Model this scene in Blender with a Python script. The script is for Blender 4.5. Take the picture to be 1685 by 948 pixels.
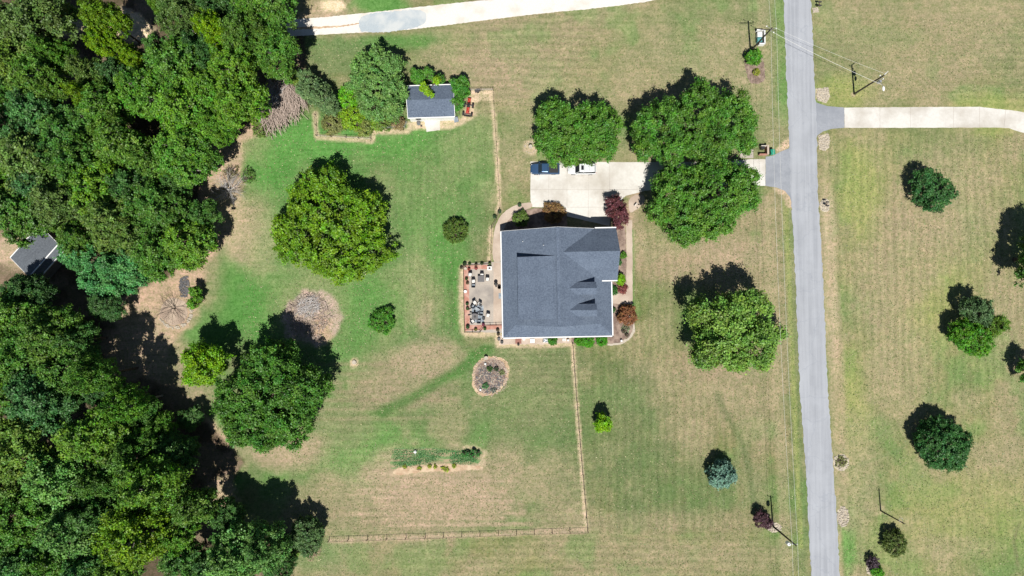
import bpy, bmesh, math, random
import numpy as np
from mathutils import Vector, Matrix
R = math.radians
scene = bpy.context.scene
for o in list(bpy.data.objects): bpy.data.objects.remove(o)
COL = scene.collection

# ------------------------------------------------------------------ camera
CAM_H = 112.0; CAM_F = 1120.0; TILT = R(1.6)
cd = bpy.data.cameras.new('camera'); cam = bpy.data.objects.new('camera', cd); COL.objects.link(cam)
cd.sensor_width = 36; cd.lens = 36*CAM_F/1685.0; cd.clip_start = 1; cd.clip_end = 6000
cam.location = (0, 0, CAM_H); cam.rotation_euler = (TILT, 0, 0); scene.camera = cam

# ------------------------------------------------------------------ sky and sun
SUN_DIR = Vector((0.035, -0.535, 1.0)).normalized()
w = bpy.data.worlds.new('World'); scene.world = w; w.use_nodes = True
nt = w.node_tree; bg = nt.nodes['Background']
sky = nt.nodes.new('ShaderNodeTexSky'); sky.sky_type = 'NISHITA'; sky.sun_disc = False; sky.air_density = .8; sky.dust_density = .2
sky.sun_elevation = math.asin(SUN_DIR.z); sky.sun_rotation = math.atan2(SUN_DIR.x, SUN_DIR.y)
nt.links.new(sky.outputs[0], bg.inputs[0]); bg.inputs[1].default_value = 0.05
sd = bpy.data.lights.new('sun', 'SUN'); sun = bpy.data.objects.new('sun', sd); COL.objects.link(sun)
sd.energy = 5.0; sd.angle = R(0.5); sd.color = (1.0, 0.965, 0.90)
sun.rotation_euler = SUN_DIR.to_track_quat('Z', 'Y').to_euler()
scene.view_settings.view_transform = 'Standard'; scene.view_settings.look = 'None'
scene.view_settings.exposure = 0.28; scene.view_settings.gamma = 1.0
scene.cycles.max_bounces = 6; scene.cycles.diffuse_bounces = 3; scene.cycles.transparent_max_bounces = 4

# ------------------------------------------------------------------ helpers
_c, _s = math.cos(TILT), math.sin(TILT)
def P(px, py, z=0.0):
    """where the sight line of a spot in the photograph meets height z"""
    x = (px-842.5)/CAM_F; y = (474-py)/CAM_F
    dy = y*_c+_s; dz = y*_s-_c; k = (z-CAM_H)/dz
    return (x*k, dy*k)
def img(x, y):
    dz = -CAM_H; cy = y*_c+dz*_s; cz = -y*_s+dz*_c
    return 842.5+CAM_F*x/-cz, 474-CAM_F*cy/-cz
M = {}
def new_mat(name):
    m = bpy.data.materials.new(name); m.use_nodes = True; M[name] = m
    return m, m.node_tree, m.node_tree.nodes['Principled BSDF']
def N(nt, t, **kw):
    n = nt.nodes.new(t)
    for k, v in kw.items(): setattr(n, k, v)
    return n
def mixc(nt, fac, a, b, mode='MIX'):
    n = N(nt, 'ShaderNodeMix', data_type='RGBA', blend_type=mode)
    for i, v in ((0, fac), (6, a), (7, b)):
        if isinstance(v, (int, float)): n.inputs[i].default_value = v
        elif isinstance(v, tuple): n.inputs[i].default_value = (*v, 1)
        else: nt.links.new(v, n.inputs[i])
    return n.outputs[2]
def noise(nt, vec, scale, detail=4, rough=.55):
    n = N(nt, 'ShaderNodeTexNoise'); n.inputs['Scale'].default_value = scale
    n.inputs['Detail'].default_value = detail; n.inputs['Roughness'].default_value = rough
    if vec is not None: nt.links.new(vec, n.inputs['Vector'])
    return n.outputs[0]
def ramp(nt, f, lo, hi, a=0.0, b=1.0):
    n = N(nt, 'ShaderNodeMapRange'); n.inputs[1].default_value = lo; n.inputs[2].default_value = hi
    n.inputs[3].default_value = a; n.inputs[4].default_value = b; nt.links.new(f, n.inputs[0]); return n.outputs[0]
def mapv(nt, scale=(1, 1, 1), rotz=0, src='Object'):
    tc = N(nt, 'ShaderNodeTexCoord'); mp = N(nt, 'ShaderNodeMapping'); mp.inputs['Scale'].default_value = scale
    mp.inputs['Rotation'].default_value = (0, 0, rotz); nt.links.new(tc.outputs[src], mp.inputs[0]); return mp.outputs[0]
def bump(nt, h, b, strength=.4, dist=.05):
    n = N(nt, 'ShaderNodeBump'); n.inputs['Strength'].default_value = strength; n.inputs['Distance'].default_value = dist
    nt.links.new(h, n.inputs['Height']); nt.links.new(n.outputs[0], b.inputs['Normal'])
def mat(name, c1, c2=None, scale=3, rough=.8, spec=.3, metal=0, c3=None, s3=.25, bmp=0, big=(0.42, 0.62), stretch=(1, 1, 1)):
    """surface with two noise scales of colour variation"""
    m, nt, b = new_mat(name); b.inputs['Roughness'].default_value = rough
    b.inputs['Specular IOR Level'].default_value = spec; b.inputs['Metallic'].default_value = metal
    if c2 is None: c2 = tuple(v*.8 for v in c1)
    v = mapv(nt, stretch)
    n1 = noise(nt, v, scale, 6, .65)
    c = mixc(nt, ramp(nt, n1, .35, .65), c1, c2)
    if c3 is not None: c = mixc(nt, ramp(nt, noise(nt, v, s3, 4), *big), c, c3)
    nt.links.new(c, b.inputs['Base Color'])
    if bmp: bump(nt, n1, b, bmp)
    return m

class MB:
    def __init__(s): s.v = []; s.f = []
    def add(s, vs, fs):
        k = len(s.v); s.v += [tuple(v) for v in vs]; s.f += [tuple(i+k for i in f) for f in fs]; return s
    def box(s, c, d, rz=0, taper=1.0, bev=0):
        x, y, z = d[0]/2, d[1]/2, d[2]/2; vs = []
        if bev:
            rings = []
            for (zz, t) in ((-z, 1-bev/x), (-z+bev, 1), (z-bev, taper), (z, taper*(1-bev/x))):
                for (a, b_) in ((-1, -1), (1, -1), (1, 1), (-1, 1)):
                    for (ka, kb) in (((1, 0), (0, 1)) if a*b_ > 0 else ((0, 1), (1, 0))):
                        px = a*(x*t-bev*ka); py = b_*(y*t-bev*kb); rings.append((px, py, zz))
            n = 8; fs = [tuple(range(n))[::-1], tuple(range(3*n, 4*n))]
            for r in range(3):
                for i in range(n): fs.append((r*n+i, r*n+(i+1) % n, (r+1)*n+(i+1) % n, (r+1)*n+i))
            vs = rings
        else:
            for zz, t in ((-z, 1), (z, taper)):
                for a, b_ in ((-x, -y), (x, -y), (x, y), (-x, y)): vs.append((a*t, b_*t, zz))
            fs = [(3, 2, 1, 0), (4, 5, 6, 7), (0, 1, 5, 4), (1, 2, 6, 5), (2, 3, 7, 6), (3, 0, 4, 7)]
        ca, sa = math.cos(rz), math.sin(rz)
        return s.add([(c[0]+p[0]*ca-p[1]*sa, c[1]+p[0]*sa+p[1]*ca, c[2]+p[2]) for p in vs], fs)
    def tube(s, p0, p1, r0, r1=None, n=6, cap=True):
        r1 = r0 if r1 is None else r1; a = Vector(p0); b = Vector(p1); d = (b-a)
        if d.length < 1e-6: return s
        d.normalize(); u = d.orthogonal().normalized(); w_ = d.cross(u); vs = []
        for c, r in ((a, r0), (b, r1)):
            for i in range(n):
                t = 2*math.pi*i/n; vs.append(c+u*(r*math.cos(t))+w_*(r*math.sin(t)))
        fs = [(i, (i+1) % n, n+(i+1) % n, n+i) for i in range(n)]
        if cap: fs += [tuple(range(n))[::-1], tuple(range(n, 2*n))]
        return s.add(vs, fs)
    def path(s, pts, rs, n=6):
        for i in range(len(pts)-1): s.tube(pts[i], pts[i+1], rs[i], rs[i+1], n)
        return s
    def lathe(s, c, prof, n=16):
        """prof: (radius, z) from bottom to top"""
        vs = [(c[0]+r*math.cos(2*math.pi*i/n), c[1]+r*math.sin(2*math.pi*i/n), c[2]+z) for r, z in prof for i in range(n)]
        fs = [(k*n+i, k*n+(i+1) % n, (k+1)*n+(i+1) % n, (k+1)*n+i) for k in range(len(prof)-1) for i in range(n)]
        fs += [tuple(range(n))[::-1], tuple(range((len(prof)-1)*n, len(prof)*n))]
        return s.add(vs, fs)
    def prism(s, pts, z0, z1):
        n = len(pts); ar = sum(pts[i][0]*pts[(i+1) % n][1]-pts[(i+1) % n][0]*pts[i][1] for i in range(n))
        if ar < 0: pts = pts[::-1]
        vs = [(x, y, z0) for x, y in pts]+[(x, y, z1) for x, y in pts]
        fs = [tuple(range(n))[::-1], tuple(range(n, 2*n))]+[(i, (i+1) % n, n+(i+1) % n, n+i) for i in range(n)]
        return s.add(vs, fs)
    def slab(s, poly, t):
        """a 3D polygon thickened straight down by t"""
        n = len(poly); vs = list(poly)+[(x, y, z-t) for x, y, z in poly]
        fs = [tuple(range(n)), tuple(range(n, 2*n))[::-1]]+[(i, n+i, n+(i+1) % n, (i+1) % n) for i in range(n)]
        return s.add(vs, fs)
    def blob(s, c, r, seed=0, n=8, m=5, amp=.2):
        rr = random.Random(seed); vs = []
        for k in range(m+1):
            t = math.pi*k/m
            for i in range(n):
                a = 2*math.pi*i/n; q = 1+rr.uniform(-amp, amp)
                vs.append((c[0]+r[0]*q*math.sin(t)*math.cos(a), c[1]+r[1]*q*math.sin(t)*math.sin(a), c[2]-r[2]*q*math.cos(t)))
        fs = [(k*n+i, k*n+(i+1) % n, (k+1)*n+(i+1) % n, (k+1)*n+i) for k in range(m) for i in range(n)]
        return s.add(vs, fs)
    def build(s, name, m, parent=None, smooth=False, loc=None, color=None):
        me = bpy.data.meshes.new(name); me.from_pydata(s.v, [], s.f); me.update()
        if smooth: me.polygons.foreach_set('use_smooth', [True]*len(me.polygons))
        me.materials.append(M[m] if isinstance(m, str) else m)
        o = bpy.data.objects.new(name, me); COL.objects.link(o)
        if parent is not None: o.parent = parent
        if loc is not None: o.location = loc
        if color: o.color = (*color, 1)
        return o
def tag(o, label, cat, group=None, kind=None):
    if label: o['label'] = label
    if cat: o['category'] = cat
    if group: o['group'] = group
    if kind: o['kind'] = kind
    return o
def thing(name, loc, label, cat, group=None, rz=0, kind=None):
    o = bpy.data.objects.new(name, None); o.empty_display_size = .3; COL.objects.link(o)
    o.location = (loc[0], loc[1], loc[2] if len(loc) > 2 else 0); o.rotation_euler = (0, 0, rz)
    return tag(o, label, cat, group, kind)
KIDS = {}
def kids(o): return [c for c in COL.objects if c.parent == o]
def copy_tree(o, parent=None, cache={}):
    if o.name not in cache: cache[o.name] = kids(o)
    c = o.copy(); COL.objects.link(c)
    if parent is not None: c.parent = parent
    for ch in cache[o.name]: copy_tree(ch, c)
    return c
def dup(root, loc, rz, label=None, cat=None, group=None, scale=None):
    c = copy_tree(root); c.location = (loc[0], loc[1], loc[2] if len(loc) > 2 else 0); c.rotation_euler = (0, 0, rz)
    if scale: c.scale = scale
    if label: c['label'] = label
    if cat: c['category'] = cat
    if group: c['group'] = group
    return c
def rough_outline(pts, step=.45, amp=.09, seed=1, closed=True):
    rr = random.Random(seed); out = []; n = len(pts)
    for i in range(n if closed else n-1):
        a = pts[i]; b = pts[(i+1) % n]; L = math.hypot(b[0]-a[0], b[1]-a[1]); k = max(1, int(L/step))
        for j in range(k):
            t = j/k; out.append((a[0]+(b[0]-a[0])*t+rr.uniform(-amp, amp), a[1]+(b[1]-a[1])*t+rr.uniform(-amp, amp)))
    return out
def smooth_poly(pts, it=2):
    for _ in range(it):
        q = []
        for i in range(len(pts)):
            a, b = pts[i], pts[(i+1) % len(pts)]
            q += [(a[0]*.75+b[0]*.25, a[1]*.75+b[1]*.25), (a[0]*.25+b[0]*.75, a[1]*.25+b[1]*.75)]
        pts = q
    return pts
def sheet(name, pxs, z, m, amp=.06, step=.5, seed=1, kind='structure', smooth=0, thick=None, parent=None):
    pts = [P(x, y, z) for x, y in pxs]
    if smooth: pts = smooth_poly(pts, smooth)
    if amp: pts = rough_outline(pts, step, amp, seed)
    mb = MB().prism(pts, z-(thick or min(z-.002, .05)), z)
    o = mb.build(name, m, parent)
    if kind and parent is None: o['kind'] = kind
    return o

# ------------------------------------------------------------------ materials
mat('concrete', (.60, .565, .51), (.51, .475, .42), 2.2, .9, .2, c3=(.40, .35, .29), s3=.2, bmp=.15, big=(.42, .68))
mat('concrete_pale', (.62, .60, .56), (.55, .53, .49), 2.5, .9, .2, c3=(.41, .375, .325), s3=.22, bmp=.15, big=(.42, .7))
mat('patio_concrete', (.42, .37, .32), (.36, .32, .275), 5, .9, .2, c3=(.25, .225, .205), s3=.28, bmp=.1, big=(.48, .66))
mat('path_paving', (.50, .415, .34), (.44, .36, .295), 4, .9, .2, c3=(.38, .30, .24), s3=.35, bmp=.1)
mat('brick', (.44, .21, .16), (.34, .16, .12), 9, .9, .2, c3=(.48, .30, .24), s3=1.2)
mat('mulch', (.235, .17, .14), (.12, .085, .07), 9, .95, .1, c3=(.31, .235, .19), s3=1.1, bmp=.6)
mat('soil', (.47, .335, .225), (.36, .245, .155), 5, .95, .1, c3=(.54, .42, .29), s3=.8, bmp=.4)
mat('gravel_white', (.70, .67, .63), (.58, .54, .50), 7, .95, .2, c3=(.52, .47, .40), s3=.35, bmp=.3, big=(.5, .75))
mat('gravel_blue', (.40, .45, .48), (.33, .37, .40), 8, .95, .2, c3=(.48, .50, .50), s3=.4, bmp=.3)
mat('stone', (.50, .45, .37), (.36, .31, .25), 5, .9, .2)
mat('stone_dark', (.16, .155, .155), (.10, .10, .11), 5, .9, .2)
mat('bark', (.13, .10, .075), (.07, .055, .045), 7, .95, .1, stretch=(1, 1, .25), bmp=.5)
mat('bark_pale', (.34, .31, .28), (.22, .20, .18), 7, .95, .1, stretch=(1, 1, .25))
mat('dead_wood', (.50, .48, .47), (.33, .31, .30), 4, .95, .1)
mat('brush_wood', (.47, .38, .33), (.30, .24, .20), 3, .95, .1)
mat('white_paint', (.80, .80, .79), (.74, .74, .73), 2, .5, .4)
mat('white_plastic', (.78, .78, .77), (.72, .72, .71), 2, .45, .5)
mat('siding', (.55, .50, .43), (.50, .45, .39), 3, .7, .3)
mat('black_metal', (.018, .018, .02), (.03, .03, .03), 6, .45, .5)
mat('grey_metal', (.30, .31, .32), (.24, .25, .26), 6, .45, .5, metal=.4)
mat('galvanised', (.50, .51, .51), (.42, .43, .43), 6, .4, .5, metal=.6)
mat('pole_wood', (.075, .06, .05), (.045, .038, .032), 8, .9, .2)
mat('fence_wood', (.16, .11, .08), (.10, .07, .055), 6, .9, .2)
mat('blue_paint', (.045, .10, .20), (.04, .09, .18), 2, .28, .6, metal=.35)
mat('silver_paint', (.72, .74, .75), (.68, .70, .71), 2, .3, .6, metal=.15)
mat('glass_dark', (.012, .015, .018), (.02, .022, .025), 2, .15, .5)
mat('glass_blue', (.02, .035, .05), (.02, .03, .05), 2, .15, .5)
mat('rubber', (.02, .02, .02), (.03, .03, .03), 8, .8, .3)
mat('red_paint', (.50, .06, .04), (.42, .05, .035), 3, .4, .5)
mat('green_plastic', (.02, .30, .19), (.02, .25, .16), 3, .5, .4)
mat('teal_plastic', (.10, .30, .30), (.08, .25, .26), 3, .5, .4)
mat('terracotta', (.42, .20, .13), (.34, .16, .10), 4, .85, .2)
mat('dark_pot', (.05, .045, .045), (.08, .07, .07), 4, .7, .3)
mat('rug_fabric', (.23, .27, .31), (.17, .20, .24), 6, .95, .1, c3=(.33, .36, .38), s3=2)
mat('canvas_black', (.02, .022, .025), (.03, .03, .035), 6, .9, .2)
mat('cushion_white', (.72, .70, .67), (.64, .62, .59), 4, .9, .2)
mat('table_glass', (.16, .15, .15), (.12, .115, .115), 4, .3, .5)
mat('mat_red', (.30, .15, .12), (.24, .12, .10), 5, .95, .1)
mat('lamp_white', (.85, .85, .84), (.8, .8, .8), 2, .35, .5)
mat('yellow_leaf', (.42, .42, .05), (.26, .33, .04), 5, .8, .2)

def roof_mat(name, base, dark):
    m, nt, b = new_mat(name); b.inputs['Roughness'].default_value = .92; b.inputs['Specular IOR Level'].default_value = .25
    v = mapv(nt)
    n1 = noise(nt, v, 4.2, 3, .85); n2 = noise(nt, v, .5, 4, .6)
    c = mixc(nt, ramp(nt, n1, .36, .64), dark, base)
    c = mixc(nt, ramp(nt, n2, .4, .75, 0, .35), c, tuple(x*1.25 for x in base))
    sp = noise(nt, v, 5.5, 3, .95)
    c = mixc(nt, ramp(nt, sp, .59, .72, 0, .5), c, tuple(x*1.9 for x in base))
    # shingle courses follow the fall of each slope: bands of equal height
    tc = N(nt, 'ShaderNodeTexCoord'); sx = N(nt, 'ShaderNodeSeparateXYZ'); nt.links.new(tc.outputs['Object'], sx.inputs[0])
    mm = N(nt, 'ShaderNodeMath', operation='MULTIPLY'); mm.inputs[1].default_value = 12; nt.links.new(sx.outputs[2], mm.inputs[0])
    fr = N(nt, 'ShaderNodeMath', operation='FRACT'); nt.links.new(mm.outputs[0], fr.inputs[0])
    c = mixc(nt, ramp(nt, fr.outputs[0], .0, .18, .16, 0), c, (.03, .035, .04))
    nt.links.new(c, b.inputs['Base Color']); bump(nt, n1, b, .3, .02)
roof_mat('shingles', (.128, .160, .212), (.064, .084, .122))
roof_mat('shingles_grey', (.13, .145, .165), (.075, .085, .10))

def asphalt_mat():
    m, nt, b = new_mat('asphalt'); b.inputs['Roughness'].default_value = .9; b.inputs['Specular IOR Level'].default_value = .25
    v = mapv(nt); n1 = noise(nt, v, 9, 5, .8); n2 = noise(nt, mapv(nt, (1.6, .05, 1)), 1, 5, .6); n3 = noise(nt, mapv(nt, (.3, .3, 1)), 1, 4, .6)
    c = mixc(nt, ramp(nt, n1, .3, .7), (.305, .318, .345), (.35, .365, .395))
    c = mixc(nt, ramp(nt, n2, .42, .62, 0, .85), c, (.265, .278, .305))
    c = mixc(nt, ramp(nt, n3, .45, .75, 0, .35), c, (.42, .44, .475))
    vo = N(nt, 'ShaderNodeTexVoronoi', feature='DISTANCE_TO_EDGE'); vo.inputs['Scale'].default_value = .16
    wv = N(nt, 'ShaderNodeVectorMath', operation='ADD')
    nn = N(nt, 'ShaderNodeTexNoise'); nn.inputs['Scale'].default_value = .8; nt.links.new(v, nn.inputs[0])
    sc = N(nt, 'ShaderNodeVectorMath', operation='SCALE'); sc.inputs['Scale'].default_value = 1.6; nt.links.new(nn.outputs[1], sc.inputs[0])
    nt.links.new(v, wv.inputs[0]); nt.links.new(sc.outputs[0], wv.inputs[1]); nt.links.new(wv.outputs[0], vo.inputs['Vector'])
    c = mixc(nt, ramp(nt, vo.outputs[0], .0, .012, .35, 0), c, (.22, .24, .28))
    nt.links.new(c, b.inputs['Base Color']); bump(nt, n1, b, .15, .01)
asphalt_mat()
mat('asphalt_apron', (.295, .31, .34), (.25, .265, .295), 3, .9, .25, c3=(.225, .24, .27), s3=.35, bmp=.15)

def foliage_mat(name, gloss=.35, trans=.14):
    m, nt, b = new_mat(name)
    b.inputs['Roughness'].default_value = .5; b.inputs['Specular IOR Level'].default_value = gloss
    oi = N(nt, 'ShaderNodeObjectInfo'); at = N(nt, 'ShaderNodeAttribute', attribute_name='leaf')
    sx = N(nt, 'ShaderNodeSeparateXYZ'); nt.links.new(at.outputs['Vector'], sx.inputs[0])
    hs = N(nt, 'ShaderNodeHueSaturation')
    nt.links.new(oi.outputs['Color'], hs.inputs['Color'])
    nt.links.new(ramp(nt, sx.outputs[0], 0, 1, .45, 1.9), hs.inputs['Value'])
    nt.links.new(ramp(nt, sx.outputs[1], 0, 1, .475, .525), hs.inputs['Hue'])
    nt.links.new(ramp(nt, sx.outputs[2], 0, 1, .92, 1.18), hs.inputs['Saturation'])
    nt.links.new(hs.outputs[0], b.inputs['Base Color'])
    tr = N(nt, 'ShaderNodeBsdfTranslucent'); mx = N(nt, 'ShaderNodeMixShader'); mx.inputs[0].default_value = trans
    tcol = mixc(nt, 1.0, hs.outputs[0], (1.3, 1.45, .6), 'MULTIPLY'); nt.links.new(tcol, tr.inputs[0])
    nt.links.new(b.outputs[0], mx.inputs[1]); nt.links.new(tr.outputs[0], mx.inputs[2])
    nt.links.new(mx.outputs[0], nt.nodes['Material Output'].inputs[0])
foliage_mat('foliage')

# ------------------------------------------------------------------ ground
def build_ground():
    xs = np.concatenate([-np.geomspace(3000, 100, 14), np.arange(-98, 98.01, .33), np.geomspace(100, 3000, 14)])
    ys = np.concatenate([-np.geomspace(3000, 62, 14), np.arange(-60, 60.01, .33), np.geomspace(62, 3000, 14)])
    X, Y = np.meshgrid(xs, ys); nx, ny = len(xs), len(ys)
    px, py = img(X, Y)
    rng = np.random.default_rng(4)
    def vnoise(sc, seed, ax=1, ay=1):
        g = np.random.default_rng(seed).random((160, 160)); g[:, 159] = g[:, 0]; g[159] = g[0]; u = (X/sc*ax) % 159; v = (Y/sc*ay) % 159
        i = u.astype(int); j = v.astype(int); fu = u-i; fv = v-j; fu = fu*fu*(3-2*fu); fv = fv*fv*(3-2*fv)
        return (g[j, i]*(1-fu)+g[j, i+1]*fu)*(1-fv)+(g[j+1, i]*(1-fu)+g[j+1, i+1]*fu)*fv
    def fb(sc, seed, ax=1, ay=1):
        return (vnoise(sc, seed, ax, ay)+.5*vnoise(sc/2, seed+1, ax, ay)+.25*vnoise(sc/4, seed+2, ax, ay)+.15*vnoise(sc/9, seed+3, ax, ay))/1.9
    n_big = fb(14, 1); n_mid = fb(5, 7); n_sm = fb(1.6, 13); wob = (fb(6, 21)-.5)
    olive = np.array((.158, .155, .070)); dry = np.array((.275, .232, .145)); green = np.array((.070, .180, .042))
    mid = np.array((.115, .165, .068)); pink = np.array((.365, .275, .195)); soil = np.array((.53, .41, .29))
    litter = np.array((.085, .06, .042)); lime = np.array((.25, .27, .09))
    C = np.zeros((ny, nx, 3)); C[:] = olive
    def lay(mask, col): C[:] = C*(1-mask[..., None])+np.array(col)*mask[..., None]
    def sm(a, lo, hi):
        t = np.clip((a-lo)/(hi-lo), 0, 1); return t*t*(3-2*t)
    def blob(x, y, rx, ry, rot, col, s=.8, soft=.5, nz=.9):
        a = R(rot); dx = px-x; dy = py-y; u = (dx*math.cos(a)+dy*math.sin(a))/rx; v = (-dx*math.sin(a)+dy*math.cos(a))/ry
        d = np.sqrt(u*u+v*v)+(n_mid-.5)*nz+(n_sm-.5)*nz*.8
        lay(s*(1-sm(d, 1-soft, 1+soft)), col)
    def inpoly(pts):
        m = np.zeros(px.shape, bool); n = len(pts)
        for i in range(n):
            x0, y0 = pts[i]; x1, y1 = pts[(i+1) % n]
            if y0 == y1: continue
            c = ((y0 > py) != (y1 > py)) & (px < (x1-x0)*(py-y0)/(y1-y0)+x0); m ^= c
        return m
    def dist(pts, closed=False):
        d = np.full(px.shape, 1e9); n = len(pts)
        for i in range(n if closed else n-1):
            x0, y0 = pts[i]; x1, y1 = pts[(i+1) % n]; L2 = (x1-x0)**2+(y1-y0)**2
            t = np.clip(((px-x0)*(x1-x0)+(py-y0)*(y1-y0))/L2, 0, 1)
            d = np.minimum(d, np.hypot(px-x0-t*(x1-x0), py-y0-t*(y1-y0)))
        return d
    def area(pts, col, s=1, soft=12, wobble=20):
        ins = inpoly(pts); d = dist(pts, True); sd = np.where(ins, d, -d)+wob*wobble+(n_sm-.5)*wobble*.6
        lay(s*sm(sd, -soft/2, soft/2), col)
    def strip(pts, wd, col, s=1, soft=.5, nz=.7):
        d = dist(pts)/wd+(n_sm-.5)*nz; lay(s*(1-sm(d, 1-soft, 1+soft)), col)
    # broad lawn tones
    area([(335, 190), (815, 180), (822, 345), (800, 430), (760, 560), (940, 560), (968, 873), (480, 895), (330, 700), (230, 540)], mid, .8, 60, 30)
    area([(1348, 215), (1700, 215), (1700, 960), (1385, 960)], (.225, .215, .105), .9, 25, 20)
    area([(1338, -20), (1700, -20), (1700, 178), (1345, 178)], (.225, .205, .11), .9, 25, 20)
    area([(500, 880), (1335, 880), (1335, 980), (480, 980)], (.185, .185, .08), .7, 20, 10)
    area([(700, 30), (1290, -20), (1290, 300), (1050, 270), (820, 330), (812, 150), (690, 110)], (.245, .22, .125), .85, 40, 30)
    lay(.75*sm(n_big, .42, .66), dry*.88); lay(.45*sm(1-n_big, .5, .68), mid*.95)
    lay(.5*sm(n_mid, .5, .7), dry); lay(.35*sm(1-n_mid, .52, .7), green*1.15)
    for b in [(455, 250, 75, 55, -20, green*1.15, .95), (560, 235, 120, 26, 0, green*1.25, .8), (470, 330, 32, 60, 10, green, .6), (395, 300, 30, 60, 0, green, .5),
              (400, 450, 45, 75, 25, green, .85), (440, 500, 30, 70, 10, green, .9), (350, 535, 60, 40, 0, green, .7), (720, 410, 45, 75, 0, green, .75),
              (760, 480, 12, 70, 0, green, .7), (610, 500, 60, 45, 0, green*1.15, .6), (720, 620, 110, 13, -27, green*.9, .85), (770, 590, 45, 14, -12, green, .7),
              (640, 70, 110, 14, -3, green, .8), (560, 95, 60, 35, 0, mid, .8), (620, 8, 42, 14, 0, green*1.1, .85), (610, 745, 120, 45, 0, green*1.25, .55),
              (700, 560, 60, 20, 0, mid, .5), (840, 600, 90, 25, 0, mid, .5), (930, 600, 50, 35, 0, mid*.8, .5), (380, 790, 26, 30, -40, green, .9),
              (520, 915, 50, 30, 0, mid*1.1, .7), (1010, 700, 90, 120, 0, mid*.85, .6), (1110, 800, 120, 60, 0, mid*.85, .6),
              (530, 700, 60, 40, 0, mid, .5), (1420, 310, 34, 90, 0, lime, .6), (1590, 840, 120, 70, -20, lime*.95, .4), (1530, 480, 60, 80, 0, lime, .45),
              (1400, 690, 30, 100, 0, lime, .5), (1395, 900, 12, 60, 0, green*1.2, .7), (1395, 150, 45, 28, 0, lime*.95, .7), (1640, 190, 80, 30, 0, lime, .6)]:
        blob(*b)
    for b in [(420, 390, 45, 60, 0, pink*.95, .85), (400, 230, 45, 30, 30, dry, .55), (690, 470, 30, 65, 0, pink*.9, .75), (695, 590, 65, 26, 0, pink*.88, .8), (660, 640, 80, 30, 0, pink*.78, .65),
              (600, 620, 50, 30, 0, dry*.9, .6), (505, 500, 62, 60, 0, dry, .8), (468, 742, 62, 26, 0, pink*.9, .85), (700, 780, 95, 22, 0, pink*.8, .6),
              (720, 840, 130, 40, 0, pink*.75, .55), (600, 850, 90, 35, 0, dry*.85, .5), (630, 310, 22, 34, 0, dry*.85, .7), (780, 225, 30, 60, 0, dry*.95, .5),
              (1160, 430, 110, 34, -8, pink*.85, .7), (1060, 400, 60, 25, -10, dry, .5), (1190, 120, 70, 60, 0, dry*1.05, .5), (800, 120, 120, 40, 0, pink*.85, .4),
              (1180, 640, 60, 60, 0, dry*.9, .55), (1170, 600, 80, 34, 0, pink*.75, .5), (870, 640, 60, 60, 0, dry*.8, .4), (900, 500, 30, 20, 0, dry, .5),
              (1500, 400, 60, 130, 20, pink*.8, .6), (1480, 600, 50, 90, 0, dry, .6), (1570, 340, 80, 90, 0, dry*1.02, .55), (1410, 780, 30, 90, 0, dry*1.05, .6),
              (1380, 640, 10, 160, -2, pink*.9, .6), (1365, 450, 12, 160, -2, soil*.75, .65), (1550, 900, 70, 20, 0, dry, .5), (1500, 60, 150, 70, 0, dry*.95, .5),
              (1620, 20, 60, 60, 0, dry, .4), (1440, 480, 40, 60, 0, dry, .4), (560, 700, 60, 40, 0, dry*.9, .4), (1240, 720, 25, 160, 3, dry*.9, .5),
              (1120, 860, 200, 16, 0, dry*.85, .5), (1200, 920, 140, 30, 0, dry*.9, .5), (700, 340, 25, 70, 0, dry*.9, .35)]:
        blob(*b)
    area([(420, 200), (815, 195), (818, 300), (735, 440), (650, 560), (560, 620), (430, 600), (380, 520), (420, 400)], green*1.12, .45, 60, 40)
    for k in range(9): strip([(570+rng.uniform(-30, 60), 792+9*k), (860+rng.uniform(-60, 20), 790+9*k)], 2.8, pink*.95, .75, .6, 1.1)
    for k in range(7): strip([(480+rng.uniform(-20, 40), 600+15*k), (700+rng.uniform(-80, 60), 598+15*k)], 2.6, pink*.72, .35, .6, 1.1)
    # verge along the road and the strip under the wires
    strip([(1283, -20), (1290, 200)], 9, green*1.2, .4, .9, 1.5); strip([(1297, 330), (1312, 700), (1322, 960)], 9, mid*1.0, .6, .9, 1.2)
    strip([(1262, 330), (1296, 960)], 9, dry*1.1, .5); strip([(1254, 0), (1266, 240)], 8, dry*1.05, .4)
    strip([(1293, 330), (1304, 600), (1318, 900)], 4, lime*1.05, .5)
    strip([(1351, 330), (1368, 640), (1386, 960)], 4, dry*1.05, .6)
    # old mower arcs
    strip([(1180, 650), (1225, 740), (1243, 840)], 5, mid*.7, .5, .8); strip([(1530, 640), (1530, 690), (1480, 740), (1400, 770)], 3, mid, .35, .8)
    strip([(628, 680), (700, 642), (760, 605), (800, 575)], 8, green*.75, .75, .8)
    strip([(1678, 860), (1668, 890), (1675, 930)], 2.5, (.15, .13, .08), .5, .8)
    # woodland floor and its worn margin
    wood = [(-400, -300), (480, -300), (478, 32), (500, 60), (505, 120), (430, 190), (385, 225), (330, 262), (330, 330), (345, 372), (280, 450), (250, 470),
            (180, 500), (200, 560), (240, 620), (300, 640), (340, 700), (400, 760), (350, 850), (480, 880), (490, 1200), (-400, 1200)]
    area([(500, 110), (440, 215), (395, 240), (400, 300), (400, 360), (340, 440), (330, 520), (280, 560), (245, 590), (300, 650), (380, 730), (380, 830), (340, 850),
          (200, 700), (150, 480), (260, 440), (300, 330), (310, 250), (420, 130)], np.array((.37, .262, .19)), .95, 14, 26)
    area(wood, litter, .95, 10, 16)
    lay(.6*inpoly(wood)*sm(n_mid, .5, .62), pink*.6)
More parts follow.
